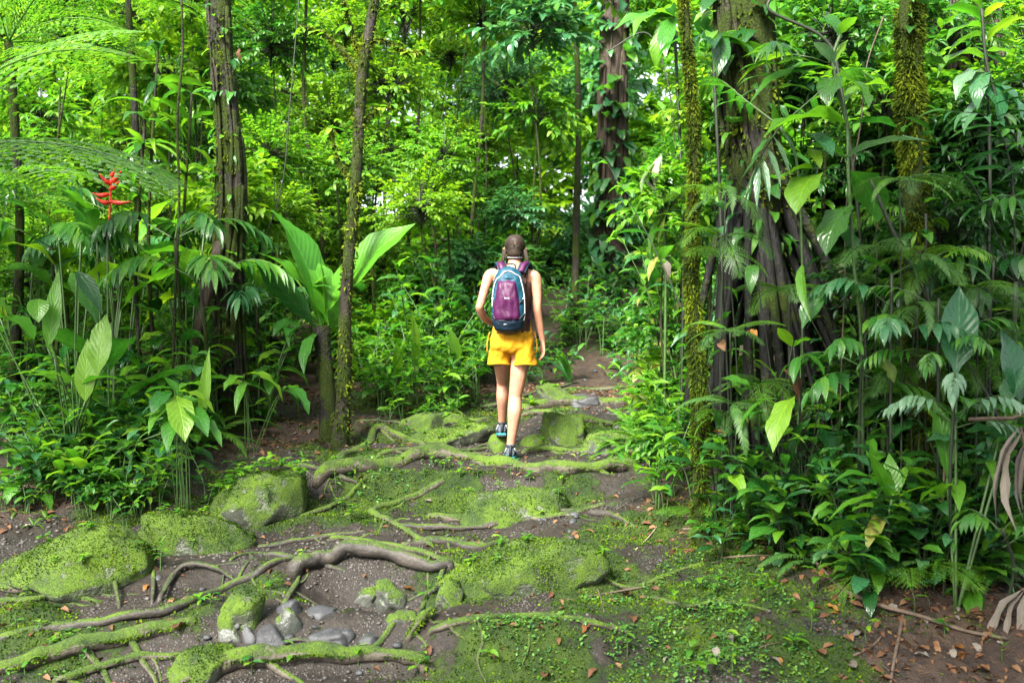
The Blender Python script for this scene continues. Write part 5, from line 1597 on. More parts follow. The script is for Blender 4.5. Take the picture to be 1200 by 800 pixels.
# dark palm frond at the right edge
b = gx(1180, 5.8)
t = thing('understory_palm', b, 'palm with dark arching fronds at the right edge', 'palm')
c = at(1190, 330, 5.8)
acc = Acc(); tube(acc, spline([(0, 0, -.05), (c - b) * .5, c - b], 6), .014, 7); obj('stem', acc.mesh('stem', M['stem_dark']), t)
for P in ([(1190, 330), (1150, 235), (1115, 185), (1090, 155)], [(1190, 330), (1185, 200), (1160, 140), (1110, 130)], [(1190, 330), (1215, 200), (1210, 120), (1180, 80)], [(1190, 330), (1140, 300), (1090, 310), (1050, 345)], [(1190, 330), (1210, 260), (1190, 230), (1150, 240)]):
    pinnate(t, [at(x, y, 5.8 - .06 * i) for i, (x, y) in enumerate(P)], 9, .27, 'lance1', random.choice(['dark', 'mid', 'blue']), .8, -.3, .2, .007, stemmat='stem_dark')

# tall leafy shrub top right
b = gx(1165, 6.1)
t = thing('tall_shrub', b, 'tall thin shrub with drooping oval leaves in the upper right corner', 'shrub')
st = [at(1158, 400, 6.0), at(1160, 200, 6), at(1156, 90, 6), at(1150, 10, 6)]
paths = [(spline([Vector((0, 0, -.05))] + [p - b for p in st], 6), .010)]
for (x0, y0), (x1, y1), w, mt, sh in (((1152, 25), (1105, 12), 16, 'fresh', 'ell1'), ((1153, 32), (1108, 48), 18, 'fresh', 'ell1'), ((1154, 42), (1110, 66), 16, 'mid', 'ell1'), ((1154, 20), (1180, 4), 14, 'yellow', 'ell1'), ((1155, 50), (1200, 20), 18, 'fresh', 'ell1'), ((1155, 70), (1098, 92), 20, 'mid', 'ell2'), ((1156, 88), (1120, 118), 18, 'silver', 'ell2'), ((1157, 95), (1172, 145), 28, 'blue', 'broad1'), ((1158, 95), (1198, 140), 34, 'blue', 'broad1'), ((1157, 85), (1145, 130), 22, 'blue', 'ell2'), ((1156, 60), (1195, 72), 20, 'mid', 'ell1'), ((1158, 120), (1130, 160), 18, 'silver', 'ell2'), ((1158, 130), (1192, 175), 24, 'mid', 'ell2'), ((1150, 10), (1120, -20), 16, 'fresh', 'ell1')):
    p0 = at(x0, y0, 6)
    leaf_to(t, p0, at(x1, y1, 5.85), w / F * 6, shape=sh, mat=mt)
obj('stem', stem_mesh(paths, 'stem_dark'), t)

# dark hanging big leaves top middle-right
for px, py, d, lab in ((835, 45, 6.6, 'epiphyte with long dark paddle leaves beside the mossy stem'), (790, 20, 7.5, 'epiphyte with curved dark leaves hanging from the canopy')):
    b = gx(px + 8, d)
    t = thing('climbing_plant', b, lab, 'plant')
    c = at(px, py, d)
    acc = Acc(); tube(acc, spline([(0, 0, -.05), (c - b) * .5 + Vector((.04, 0, 0)), c - b], 6), .012, 6); obj('stem', acc.mesh('stem', M['stem_dark']), t)
    for k in range(9):
        leaf(t, c - b, rdir(U_(2.6, 6.8), U_(-.6, .5)), U_(.3, .5), random.choice(['paddle2', 'paddle1']), random.choice(['dark', 'dark', 'mid', 'fresh']), .9, U_(-.4, .4))

# compound-leaved shrubs with blue-green quilted leaflets
def compound(px, py, d, lab, n, L, mat, seed, grp=None, az=(2.2, 7.2), nl=5, el=(.0, .6), LL=.17, ws=1.35, shape='lance1'):
    random.seed(seed)
    b = gx(px, d + .1); c = at(px, py, d)
    t = thing('compound_leaf_shrub', b, lab, 'shrub', grp)
    acc = Acc(); tube(acc, spline([(0, 0, -.05), (c - b) * .5 + Vector((U_(-.06, .06), 0, 0)), c - b], 6), .009, 6); obj('stem', acc.mesh('stem', M['stem_dark']), t)
    for k in range(n):
        e = rdir(az[0] + (az[1] - az[0]) * (k + U_(.1, .9)) / n, U_(*el))
        q = c - Vector((0, 0, U_(0, .25) * (c.z - b.z)))
        q = b + (c - b) * ((q.z - b.z) / max(.05, (c.z - b.z)))
        pinnate(t, [q, q + e * L * .4 + Vector((0, 0, .03)), q + e * L * .75, q + e * L + Vector((0, 0, -.1 * L - .04))], nl, LL, shape, mat, ws, -.35, .3, .0035)
    return t
compound(1045, 320, 5.4, 'shrub with blue-green quilted leaflets before the shaggy mossy trunk', 6, .42, 'blue', 11)
compound(1100, 350, 5.3, 'shrub with narrow drooping blue-green leaflets right of the shaggy mossy trunk', 6, .44, 'mid', 12, LL=.12, nl=8, ws=.9)
compound(1120, 440, 5.0, 'low shrub with dusty blue-green leaflets leaning over the dead frond', 6, .36, 'silver', 13, LL=.11, nl=7)
compound(1165, 300, 5.7, 'upper shrub with broad dark leaflets against the reddish trunk', 5, .4, 'dark', 14, LL=.2, nl=4, ws=1.7)
compound(1175, 620, 4.9, 'seedling tree with glossy paired leaflets over the right-hand litter', 5, .30, 'mid', 15, LL=.12)
compound(1010, 400, 5.5, 'shrub with dark paired leaflets below the stilt roots', 6, .4, 'mid', 16)
compound(1085, 250, 5.8, 'shrub with small narrow leaflets high on the right bank', 7, .36, 'fresh', 17, LL=.09, nl=10, ws=1.0)
random.seed(99)

# ferns, herbs and broad leaves of the dark right bank
for px, d, n, L, kd, mt, lab in ((900, 5.95, 9, .55, 'wide', 'fern', 'bright lacy fern before the stilt roots'), (960, 5.5, 8, .5, 'sword', 'fernpale', 'pale sword fern at the edge of the right bank'), (1060, 5.3, 9, .6, 'wide', 'fern', 'lacy fern at the foot of the shaggy mossy trunk'),
                               (1140, 5.3, 9, .55, 'sword', 'fernpale', 'pale fern at the right edge behind the grey dead frond'), (850, 6.2, 9, .5, 'wide', 'fern', 'lacy fern beside the mossy stem'), (1020, 5.6, 8, .5, 'sword', 'fern', 'dark glossy sword fern between stilt roots and shaggy trunk')):
    fern(gx(px, d), n, L, lab, None, kd, mt)
for k, (px, py, d) in enumerate(((925, 345, 6.1), (1100, 420, 5.6), (890, 450, 6.0), (1040, 460, 5.7))):
    # epiphytic ferns seated on the stilt roots and trunks
    b = gx(px, d + .12); c = at(px, py, d)
    t = thing('fern', b, 'climbing fern perched high on the right bank roots', 'fern', 'climbing ferns of the right bank')
    acc = Acc(); tube(acc, spline([(0, 0, -.05), (c - b) * .5, c - b], 5), .009, 5); obj('stem', acc.mesh('stem', M['stem_dark']), t)
    for q in range(7): frond(t, c - b, rdir(2.6 + q * .62, U_(.1, .7)), U_(.28, .42), random.choice(['wide', 'sword']), random.choice(['fern', 'fernpale']), U_(-.3, .3))
for k in range(46):
    px = U_(835, 1215); d = U_(5.5, 6.3) if px < 1000 else U_(5.0, 6.0)
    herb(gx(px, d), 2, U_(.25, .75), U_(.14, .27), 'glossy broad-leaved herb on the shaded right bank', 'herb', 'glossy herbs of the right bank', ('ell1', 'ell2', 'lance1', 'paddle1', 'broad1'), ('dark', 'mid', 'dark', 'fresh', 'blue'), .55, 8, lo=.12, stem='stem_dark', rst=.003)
for k in range(38):
    px = U_(990, 1230) if k % 5 else U_(850, 990); d = U_(5.8, 7.2)
    if 865 < px < 1005: d = U_(7.3, 7.9)
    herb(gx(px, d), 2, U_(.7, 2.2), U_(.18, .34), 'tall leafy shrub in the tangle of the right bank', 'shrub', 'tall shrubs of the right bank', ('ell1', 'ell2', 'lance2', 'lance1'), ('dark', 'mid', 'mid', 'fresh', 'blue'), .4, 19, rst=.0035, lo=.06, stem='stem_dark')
for k in range(14):
    px = U_(880, 1230); d = U_(6.6, 7.8); py = U_(-10, 230)
    bg_tree(at(px, py, d), random.choice(['ellm', 'lan', 'ellb']), random.choice(['mid', 'fresh', 'dark', 'blue']), U_(.45, .62), 'leafy sapling high over the right bank', 'leafy saplings over the right bank', name='sapling', trunk_r=.014)
for k in range(7):
    px = U_(800, 870); d = U_(7.6, 9.5); py = U_(-10, 260)
    bg_tree(at(px, py, d), random.choice(['lan', 'ellm']), random.choice(['fresh', 'mid', 'yellow']), U_(.42, .6), 'bright sapling behind the mossy stem', 'bright saplings behind the mossy stem', name='sapling', trunk_r=.012)
for k in range(16):
    px = U_(900, 1230); d = U_(8.4, 11); py = U_(-10, 330)
    mt = random.choice(['fresh', 'yellow', 'mid'])
    bg_tree(at(px, py, d), random.choice(['ellm', 'lan', 'ells']), mt, U_(.7, .9), 'leafy tree behind the right bank trunks', 'leafy trees behind the right bank', trunk_r=.02)

# tangles of climbers that close the gaps of the right bank
random.seed(123)
for k in range(40):
    z = random.random()
    if z < .55: px, py, d = U_(1000, 1225), U_(120, 560), U_(6.2, 7.3)
    elif z < .75: px, py, d = U_(775, 850), U_(200, 520), U_(6.9, 8.2)
    else: px, py, d = U_(860, 1000), U_(60, 480), U_(7.4, 8.2)
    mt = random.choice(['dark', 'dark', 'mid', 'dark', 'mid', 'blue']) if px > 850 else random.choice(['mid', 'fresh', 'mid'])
    kd = random.choice(['ellb', 'lan', 'hea', 'ellm'])
    lab = f"tangled {CW[mt]} {KW[kd]} climber " + ('right of the shaggy mossy trunk' if px > 1070 else 'between stilt roots and shaggy trunk' if px > 1000 else 'behind the stilt roots' if px > 850 else 'beside the slim mossy stem')
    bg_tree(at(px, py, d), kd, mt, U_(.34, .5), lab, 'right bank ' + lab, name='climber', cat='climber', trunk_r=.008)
for k in range(24):
    px, py, d = (U_(1020, 1215) if k % 4 else U_(835, 870)), U_(180, 560), U_(5.3, 6.2)
    b = gx(px, d + .1); c = at(px, py, d)
    t = thing('fern', b, 'lacy fern drooping from the tangle of the right bank', 'fern', 'lacy ferns in the right bank tangle')
    acc = Acc(); tube(acc, spline([(0, 0, -.05), (c - b) * .5 + Vector((U_(-.08, .08), .1, 0)), c - b], 5), .005, 5); obj('stem', acc.mesh('stem', M['stem_dark']), t)
    for q in range(6): frond(t, c - b, rdir(2.4 + q * .75, U_(-.1, .6)), U_(.24, .42), random.choice(['wide', 'sword', 'wide']), random.choice(['fern', 'fernpale']), U_(-.3, .3))
random.seed(77)
for k in range(26):
    px = U_(850, 1215); d = U_(5.45, 5.95) if px < 1000 else U_(5.1, 5.8)
    herb(gx(px, d), 2, U_(.45, 1.05), U_(.15, .26), 'leafy shrub spilling over the front of the right bank', 'shrub', 'leafy shrubs at the front of the right bank', ('ell1', 'ell2', 'lance1', 'broad1', 'lance2'), ('mid', 'dark', 'fresh', 'mid', 'blue'), .55, 12, lo=.05, stem='stem_dark', rst=.003)
# hero leaves on the lower right bank
D = 5.6
b = gx(925, D)
t = thing('ribbed_leaf_plant', b, 'plant with long ribbed leaves hanging before the dark stilt roots', 'plant')
paths = []
for (x0, y0), (x1, y1), w, dz, sh, mt, rl in (
        ((932, 464), (902, 530), 26, -.2, 'paddle1', 'fresh', .1), ((898, 468), (864, 505), 15, -.1, 'lance1', 'fresh', .2), ((935, 418), (930, 450), 13, -.1, 'ell1', 'mid', 0), ((942, 414), (966, 440), 15, -.1, 'ell1', 'mid', 0), ((975, 412), (1022, 408), 14, -.1, 'lance1', 'fresh', .1), ((928, 406), (910, 384), 14, -.1, 'ell0', 'fresh', .3), ((930, 406), (955, 398), 14, -.1, 'ell1', 'fresh', 0), ((958, 455), (985, 470), 14, -.1, 'lance2', 'yellow', 0),
        ((940, 385), (938, 320), 24, .0, 'paddle1', 'mid', .8), ((885, 310), (880, 345), 16, -.1, 'ell2', 'dark', 0), ((940, 310), (935, 380), 14, -.2, 'lance1', 'mid', .5), ((960, 500), (975, 540), 24, -.1, 'ell1', 'dark', 0), ((950, 490), (930, 540), 22, 0, 'ell1', 'dark', 0)):
    leaf_to(t, at(x0, y0, D), at(x1, y1, D + dz), w / F * D, shape=sh, mat=mt, roll=rl)
    p1 = at(x0, y0, D) - b; p0 = Vector((U_(-.08, .08), U_(-.02, .1), -.04))
    paths.append((spline([p0, p0.lerp(p1, .55) + Vector((U_(-.09, .09), .08, .0)), p1], 5), .0028))
obj('stem', stem_mesh(paths, 'stem_dark'), t)
D = 5.2
b = gx(1040, D)
t = thing('strap_leaf_plant', b, 'low bright plant with arching toothed leaves on the edge of the right bank', 'plant')
for (x0, y0), (x1, y1), w, dz, sh, mt in (((1042, 588), (975, 566), 12, -.2, 'lance2', 'fresh'), ((1044, 588), (970, 610), 11, -.3, 'lance1', 'fresh'), ((1045, 585), (1018, 530), 22, -.1, 'lance0', 'fresh'), ((1046, 585), (1045, 530), 24, .1, 'lance0', 'fresh'), ((1048, 588), (1095, 570), 12, -.1, 'lance1', 'yellow'), ((1048, 590), (1075, 610), 24, -.2, 'broad1', 'dark'), ((1040, 604), (1015, 645), 18, -.2, 'ell1', 'worn'), ((1046, 590), (1070, 540), 14, .1, 'lance1', 'mid')):
    leaf_to(t, at(x0, y0, D), at(x1, y1, D + dz), w / F * D, shape=sh, mat=mt)
obj('stem', stem_mesh([([(0, 0, -.04), at(1042, 600, D) - b, at(1045, 585, D) - b], .009)], 'stem'), t)
b = gx(1120, 5.0)
t = thing('banana_leaf_plant', b, 'plant with broad pale ribbed leaves at the right edge', 'plant')
for (x0, y0), (x1, y1), w, dz, sh, mt in (((1120, 440), (1130, 335), 42, .1, 'paddle0', 'blue'), ((1195, 470), (1170, 385), 44, .1, 'broad0', 'blue'), ((1180, 480), (1225, 420), 44, .0, 'broad1', 'silver'), ((1110, 560), (1085, 470), 24, .05, 'paddle0', 'fresh'), ((1120, 560), (1124, 600), 18, -.2, 'lance1', 'fresh')):
    leaf_to(t, at(x0, y0, 5.15), at(x1, y1, 5.15 + dz), w / F * 5.15, shape=sh, mat=mt)
paths = [(spline([(0, 0, -.04), (at(x, y, 5.15) - b) * .5, at(x, y, 5.15) - b], 4), .008) for x, y in ((1120, 440), (1195, 470), (1180, 480), (1110, 560), (1120, 560))]
obj('stem', stem_mesh(paths, 'stem'), t)

# dead hanging fronds at the right edge
D = 4.9
for lab, rows in (('grey dry dead frond curling down from the right edge', (((1196, 500), (1160, 615), 15, .3), ((1198, 505), (1172, 622), 14, .5), ((1204, 515), (1184, 612), 14, .7), ((1206, 520), (1194, 600), 12, .2))), ('frayed grey dead palm leaf drooping to the soil at the right edge', (((1198, 690), (1150, 772), 12, .2), ((1200, 692), (1172, 765), 9, .4), ((1202, 694), (1196, 768), 10, .1)))):
    p = at(*rows[0][0], D)
    t = thing('dead_frond', gx(1215, D + .1), lab, 'dead leaf')
    for (b0, b1, w, rl) in rows:
        leaf_to(t, at(*b0, D), at(*b1, D - .05), w / F * D, shape='lance1', mat='deadgrey', roll=rl)
    acc = Acc(); q = at(rows[0][0][0], rows[0][0][1], D) - t.location
    tube(acc, spline([(0, 0, -.05), (q * .5) + Vector((.05, 0, 0)), q], 5), .008, 6); obj('stalk', acc.mesh('stalk', M['twig']), t)
b = gx(1230, 5.0)
t = thing('dead_branch', b, 'broken grey branch poking in from the right edge', 'branch')
acc = Acc(); tube(acc, spline([(0, 0, -.05), at(1225, 495, 5.0) - b, at(1185, 490, 5.0) - b, at(1135, 491, 5.0) - b], 5), .010, 7); obj('stick', acc.mesh('stick', M['twig']), t)

# dead leaves caught in the right bank
for px, py, d, L, mt, lab in ((845, 400, 5.85, .12, 'dead', 'red-brown dead leaf caught beside the mossy stem'), (877, 388, 5.85, .10, 'deadorange', 'orange dead leaf hanging before the stilt roots'), (918, 432, 5.8, .22, 'dead', 'big curled brown dead leaf caught in the roots'), (835, 505, 5.6, .08, 'deadorange', 'pale orange dead leaf caught low beside the mossy stem'), (1030, 420, 5.3, .16, 'worn', 'dry yellow fern tip hanging before the stilt roots'), (280, 57, 8.25, .12, 'dead', 'curled brown leaf stuck on the dark mossy trunk')):
    o = leaf(None, at(px, py, d), rdir(U_(3.5, 5.8), U_(-.9, .3)), L, 'curl', mt, 1, U_(-.5, .5), name='caught_leaf')
    tag(o, lab, 'dead leaf')

# ---------------------------------------------------------------- seedlings on floor and boulders
def seeds(spots, label, group, h=(.05, .1), L=(.035, .07), n=(4, 8), mats=('fresh', 'yellow', 'mid'), lift=0.0):
    for px, py in spots:
        g = gp(px, py)
        seedling(g + Vector((0, 0, lift)), U_(*h), U_(*L), random.randint(*n), label, group, mats)
for sd_, n_, lab_ in ((3, 20, 'bright seedling growing on the overgrown left boulder'), (2, 7, 'bright seedling growing on the rounded left boulder'), (1, 5, 'tiny seedling growing on the long left boulder'), (5, 6, 'small seedling growing on the central mossy mound'), (4, 5, 'small seedling growing on the flat mossy boulder'), (7, 3, 'small seedling growing on the mossy dome'), (6, 5, 'small seedling on the low wide boulder')):
    for k in range(n_):
        p_ = on_boulder(sd_)
        big = 1.0 if sd_ == 3 else .62
        seedling(p_ - Vector((0, 0, .008)), U_(.06, .13) * big, U_(.06, .105) * big, random.randint(5, 9), lab_, 'seedlings: ' + lab_, ('fresh', 'yellow', 'fresh'))
b = gp(188, 668)
herb(b, 1, .17, .08, 'small palm-like seedling with narrow leaves between the mossy boulders', 'seedling', None, ('lance1',), ('mid', 'fresh'), .3, 12, name='seedling')
b = gp(325, 590)
herb(b, 2, .2, .12, 'taller seedling with broad oval leaves in front of the overgrown boulder', 'seedling', None, ('broad1', 'ell1'), ('fresh', 'mid'), .4, 4, name='seedling')
seeds([(60, 762), (75, 755), (95, 765), (30, 790), (12, 800), (45, 740), (98, 775), (18, 735), (110, 690), (115, 668), (30, 700), (245, 712), (255, 705), (235, 708), (318, 690), (355, 655), (170, 655), (108, 640)], 'small seedling sprouting among the left-hand roots', 'seedlings among the left roots', (.04, .09), (.04, .07), (3, 6))
seeds([(495, 775), (490, 790), (400, 775), (295, 790), (345, 775), (575, 775), (500, 705), (520, 690), (648, 668), (420, 780)], 'small seedling along the bottom root', 'seedlings along the bottom root', (.05, .11), (.045, .08), (3, 5))
seeds([(400, 598), (415, 560), (395, 575), (450, 552), (470, 545), (520, 552), (540, 562), (560, 560), (600, 560), (508, 545), (430, 528), (410, 612), (438, 575), (498, 560), (620, 566), (395, 545), (660, 565)], 'small bright seedling on the step roots', 'seedlings on the step roots', (.06, .12), (.05, .08), (4, 7))
seeds([(480, 515), (700, 520), (620, 480), (545, 478), (650, 466), (670, 470), (530, 480), (590, 470), (740, 505), (640, 520), (460, 480), (440, 470), (690, 545)], 'small bright seedling on the upper steps', 'seedlings on the upper steps', (.06, .13), (.06, .1), (4, 7))
seeds([(840, 700), (848, 760), (900, 705), (890, 690), (860, 790), (810, 770), (770, 745), (852, 640), (820, 690), (1018, 755), (1108, 745), (1040, 640), (930, 760), (830, 800), (1175, 775), (1070, 720), (1050, 690), (960, 690), (950, 740), (790, 690), (880, 730), (735, 770), (850, 730), (800, 720)], 'small seedling on the mossy slope on the right', 'seedlings on the mossy slope', (.06, .14), (.05, .09), (3, 7), ('fresh', 'mid', 'yellow'))
seeds([(1000, 690), (1012, 680), (1095, 690), (1140, 670), (1190, 690), (1065, 640), (985, 640), (900, 610), (870, 620), (1150, 640), (1120, 700)], 'glossy broad seedling in the litter of the right bank', 'seedlings in the right litter', (.06, .14), (.07, .12), (3, 5), ('mid', 'dark', 'fresh'))
for px, py in ((40, 615), (55, 608), (355, 535), (440, 500), (20, 600)):
    fern(gp(px, py), 6, U_(.10, .16), 'tiny fern on the left forest floor', 'tiny ferns on the left floor')
for px, py in ((950, 640), (1000, 560), (930, 560), (1060, 600), (880, 580)):
    fern(gp(px, py), 6, U_(.2, .34), 'small glossy fern hanging at the edge of the right bank', 'small ferns on the right bank edge', 'sword', random.choice(['fern', 'fernpale']))
# ---------------------------------------------------------------- the hiker
def skin_mat():
    t = NT('skin')
    o = t.objco()
    n = t.noise(18, 4, .6, o)
    c = t.mix(t.rng(n, .3, .7), (.27, .125, .078), (.33, .165, .108))
    return t.done(t.principled(c, .5, .4, t.bump(t.noise(160, 2, .5, o), .1, .001), Subsurface_Weight=.12, Subsurface_Scale=.02))
M['skin'] = skin_mat()
def cloth(name, c0, weave=900, rough=.85, fold=14):
    t = NT(name)
    o = t.objco()
    f = t.noise(fold, 4, .55, t.stretch(o, (1.6, 1.6, .7)), .6)
    w = t.noise(weave, 2, .5, o)
    c = t.mix(t.rng(f, .25, .75), tuple(x * .82 for x in c0), tuple(min(1, x * 1.1) for x in c0))
    h = t.math('ADD', t.math('MULTIPLY', f, 1.0), t.math('MULTIPLY', w, .06))
    return t.done(t.principled(c, rough, .25, t.bump(h, .55, .012)))
M['shorts'] = cloth('mustard_cotton', (.40, .188, .003))
M['top'] = cloth('brown_top', (.05, .022, .018))
M['teal'] = cloth('teal_nylon', (.002, .036, .062), rough=.55)
M['navy'] = cloth('navy_nylon', (.003, .010, .020), rough=.5)
M['purple'] = cloth('purple_nylon', (.036, .003, .029), rough=.5, fold=20)
M['white'] = cloth('white_trim', (.30, .31, .33), rough=.6)
M['greyshoe'] = cloth('grey_mesh', (.045, .055, .068), rough=.7, fold=60)
M['sole'] = cloth('teal_sole', (.02, .20, .22), rough=.5)
M['darkshoe'] = cloth('dark_trim', (.012, .016, .02), rough=.6)
M['strap'] = cloth('dark_strap', (.03, .018, .02), rough=.7, fold=120)
def hair_mat():
    t = NT('hair')
    o = t.objco()
    n = t.noise(3, 4, .6, t.stretch(o, (90, 90, 12)))
    isl = t.node('ShaderNodeNewGeometry').outputs['Random Per Island']
    c = t.mix(t.math('ADD', t.math('MULTIPLY', t.rng(n, .3, .7), .4), t.math('MULTIPLY', isl, .6)), (.005, .003, .002), (.026, .016, .009))
    return t.done(t.principled(c, .55, .25, t.bump(n, .5, .004)))
M['hair'] = hair_mat()
M['lips'] = plain('lips', (.45, .14, .11), .45)
M['eye'] = plain('eye', (.5, .5, .48), .2, nscale=8)

FX, FY = 0.0, 7.5
PB = Vector((FX, FY, 0.67))
person = thing('person', PB, 'woman in mustard shorts and a dark top walking away up the root steps', 'person')

def loft(acc, secs, seg=22, p=2.0):
    """secs: (x, y, z, rx, ry) horizontal superellipse sections"""
    S = spline(secs, 5)
    a = np.linspace(0, 2 * np.pi, seg, endpoint=False)
    ca, sa = np.cos(a), np.sin(a)
    ex = np.sign(ca) * np.abs(ca) ** (2 / p); ey = np.sign(sa) * np.abs(sa) ** (2 / p)
    V = np.concatenate([np.stack([s[0] + ex * max(s[3], .002), s[1] + ey * max(s[4], .002), np.full(seg, s[2])], -1) for s in S])
    n = len(S)
    i = np.arange(n - 1)[:, None] * seg; j = np.arange(seg)[None, :]; j2 = (j + 1) % seg
    Q = np.stack([i + j, i + j2, i + seg + j2, i + seg + j], -1).reshape(-1, 4)
    if S[-1][2] < S[0][2]: Q = Q[:, ::-1]
    c0 = len(V)
    V = np.concatenate([V, [S[0][:3], S[-1][:3]]])
    jj = np.arange(seg); kk = (jj + 1) % seg
    A = np.stack([np.full(seg, c0), kk, jj], -1); B = np.stack([np.full(seg, c0 + 1), (n - 1) * seg + jj, (n - 1) * seg + kk], -1)
    if S[-1][2] < S[0][2]: A, B = A[:, ::-1], B[:, ::-1]
    acc.add(V, [Q, A, B])

def fuse(acc, voxel, mat, smooth=6, name='body', noise_amp=0, nf=10, factor=.5):
    """voxel-fuse overlapping shapes into one continuous surface"""
    me = acc.mesh('tmp', None)
    me.materials.clear()
    o = bpy.data.objects.new('tmp', me); COL.objects.link(o)
    m = o.modifiers.new('r', 'REMESH'); m.mode = 'VOXEL'; m.voxel_size = voxel; m.use_smooth_shade = True
    s = o.modifiers.new('s', 'SMOOTH'); s.iterations = smooth; s.factor = factor
    bpy.context.view_layer.update()
    ev = o.evaluated_get(bpy.context.evaluated_depsgraph_get())
    out = bpy.data.meshes.new_from_object(ev)
    bpy.data.objects.remove(o); bpy.data.meshes.remove(me)
    out.name = name
    out.materials.clear(); out.materials.append(mat)
    n = len(out.vertices)
    if noise_amp:
        co = np.zeros(n * 3, np.float32); out.vertices.foreach_get('co', co); co = co.reshape(-1, 3)
        no = np.zeros(n * 3, np.float32); out.vertex_normals.foreach_get('vector', no); no = no.reshape(-1, 3)
        q = vnoise(co[:, 0] * nf + co[:, 2] * nf * .6, co[:, 2] * nf * .8 - co[:, 1] * nf + 7) + .5 * vnoise(co[:, 0] * nf * 2.2 - co[:, 2] * nf, co[:, 2] * nf * 2 + 3)
        out.vertices.foreach_set('co', (co + no * (noise_amp * q)[:, None]).ravel().astype(np.float32))
    out.polygons.foreach_set('use_smooth', np.ones(len(out.polygons), bool))
    out.update()
    return out

# body ----------------------------------------------------------------------
acc = Acc()
loft(acc, [(0, 0, .80, .12, .09), (0, -.01, .85, .158, .118), (0, -.01, .92, .158, .112), (0, .0, 1.0, .132, .098), (0, .0, 1.08, .120, .088), (.004, .005, 1.2, .128, .095), (.008, .005, 1.30, .142, .100), (.010, .0, 1.36, .158, .088), (.012, -.002, 1.405, .145, .068), (.016, -.002, 1.44, .085, .058), (.02, .0, 1.47, .054, .054), (.022, .008, 1.53, .052, .054), (.022, .012, 1.57, .05, .055)])
# head
loft(acc, [(.022, .035, 1.465, .02, .03), (.022, .035, 1.485, .045, .055), (.022, .028, 1.52, .062, .078), (.022, .022, 1.56, .070, .09), (.022, .018, 1.60, .073, .094), (.022, .015, 1.64, .066, .084), (.022, .012, 1.668, .042, .055), (.022, .012, 1.676, .01, .015)], 20)
tube(acc, [(.022, .105, 1.585), (.022, .122, 1.56), (.022, .118, 1.545)], [.008, .012, .009], 8)          # nose
for s in (-1, 1):
    tube(acc, [(.022 + s * .070, .01, 1.585), (.022 + s * .082, .0, 1.575), (.022 + s * .074, .008, 1.55)], [.012, .015, .009], 8)   # ears
def limb(pts):
    P = spline(pts, 5)
    tube(acc, P[:, :3], P[:, 3], 14)
limb([(-.12, 0, 1.385, .046), (-.168, -.002, 1.375, .045), (-.202, -.02, 1.28, .036), (-.236, -.035, 1.16, .031), (-.242, -.03, 1.13, .031), (-.21, .05, 1.06, .030), (-.15, .15, 1.02, .024), (-.11, .2, 1.01, .020)])
limb([(.13, 0, 1.375, .046), (.174, -.005, 1.36, .045), (.188, -.014, 1.25, .037), (.190, -.024, 1.14, .031), (.192, -.020, 1.10, .031), (.208, .004, 1.0, .030), (.226, .020, .91, .023), (.232, .022, .88, .020)])
# hands
def hand(w, d, side, spread, curl):
    """w wrist point, d pointing direction, side = thumb side, curl = bend direction"""
    w, d, side, curl = (np.array(v, float) for v in (w, d, side, curl))
    d /= np.linalg.norm(d); side -= d * side.dot(d); side /= np.linalg.norm(side); curl -= d * curl.dot(d); curl /= np.linalg.norm(curl)
    for k in (-1, -.33, .33, 1):
        tube(acc, [w - d * .01, w + d * .03 + side * k * .016, w + d * .078 + side * k * .027], [.016, .0135, .011], 8)
    for k, ln in zip((-1, -.33, .33, 1), (.058, .074, .080, .072)):
        b = w + d * .075 + side * k * .027
        p1 = b + d * ln * .45 + curl * ln * .12 + side * k * .004 * spread
        p2 = p1 + d * ln * .32 + curl * ln * .22
        p3 = p2 + d * ln * .18 + curl * ln * .22
        tube(acc, [b - d * .01, b, p1, p2, p3], [.010, .0098, .0088, .008, .0065], 8)
    b = w + d * .02 + side * .014
    tube(acc, [b, b + d * .028 + side * .026 + curl * .008, b + d * .055 + side * .034 + curl * .018, b + d * .074 + side * .034 + curl * .028], [.015, .013, .0105, .008], 8)
hand((.232, .022, .885), (.09, .05, -1), (-.2, 1, 0), 1, (-1, .1, 0))
hand((-.112, .198, 1.012), (.9, .35, .1), (0, .2, 1), 1, (.1, -1, 0))
# legs
limb([(.07, 0, .86, .085), (.072, .0, .77, .082), (.058, .0, .69, .070), (.042, .005, .58, .060), (.027, .012, .485, .052), (.022, .010, .45, .050), (.019, -.022, .36, .054), (.010, -.018, .26, .044), (-.004, -.006, .15, .034), (-.012, .0, .09, .032)])
limb([(-.072, .02, .86, .085), (-.074, .07, .77, .078), (-.073, .15, .68, .066), (-.070, .23, .61, .056), (-.070, .275, .56, .050), (-.071, .28, .53, .048), (-.072, .275, .45, .051), (-.074, .31, .37, .042), (-.076, .355, .28, .034), (-.077, .375, .235, .031)])
# feet inside the shoes
tube(acc, [(-.012, -.01, .05), (-.008, .09, .045), (-.004, .17, .03)], [.032, .034, .024], 10)
tube(acc, [(-.077, .36, .19), (-.080, .46, .17), (-.082, .53, .15)], [.031, .033, .024], 10)
obj('body', fuse(acc, .0062, M['skin'], 5), person)
for s in (-1, 1):
    acc = Acc(); tube(acc, [(.022 + s * .03, .098, 1.585), (.022 + s * .03, .104, 1.585), (.022 + s * .03, .108, 1.585)], [.008, .012, .004], 10)
    obj('eye', acc.mesh('eye', M['eye']), person)
acc = Acc(); tube(acc, spline([(.0, .098, 1.518), (.022, .110, 1.520), (.044, .098, 1.518)], 4), [.003, .005, .006, .007, .008, .007, .006, .005, .003], 8)
obj('mouth', acc.mesh('mouth', M['lips']), person)

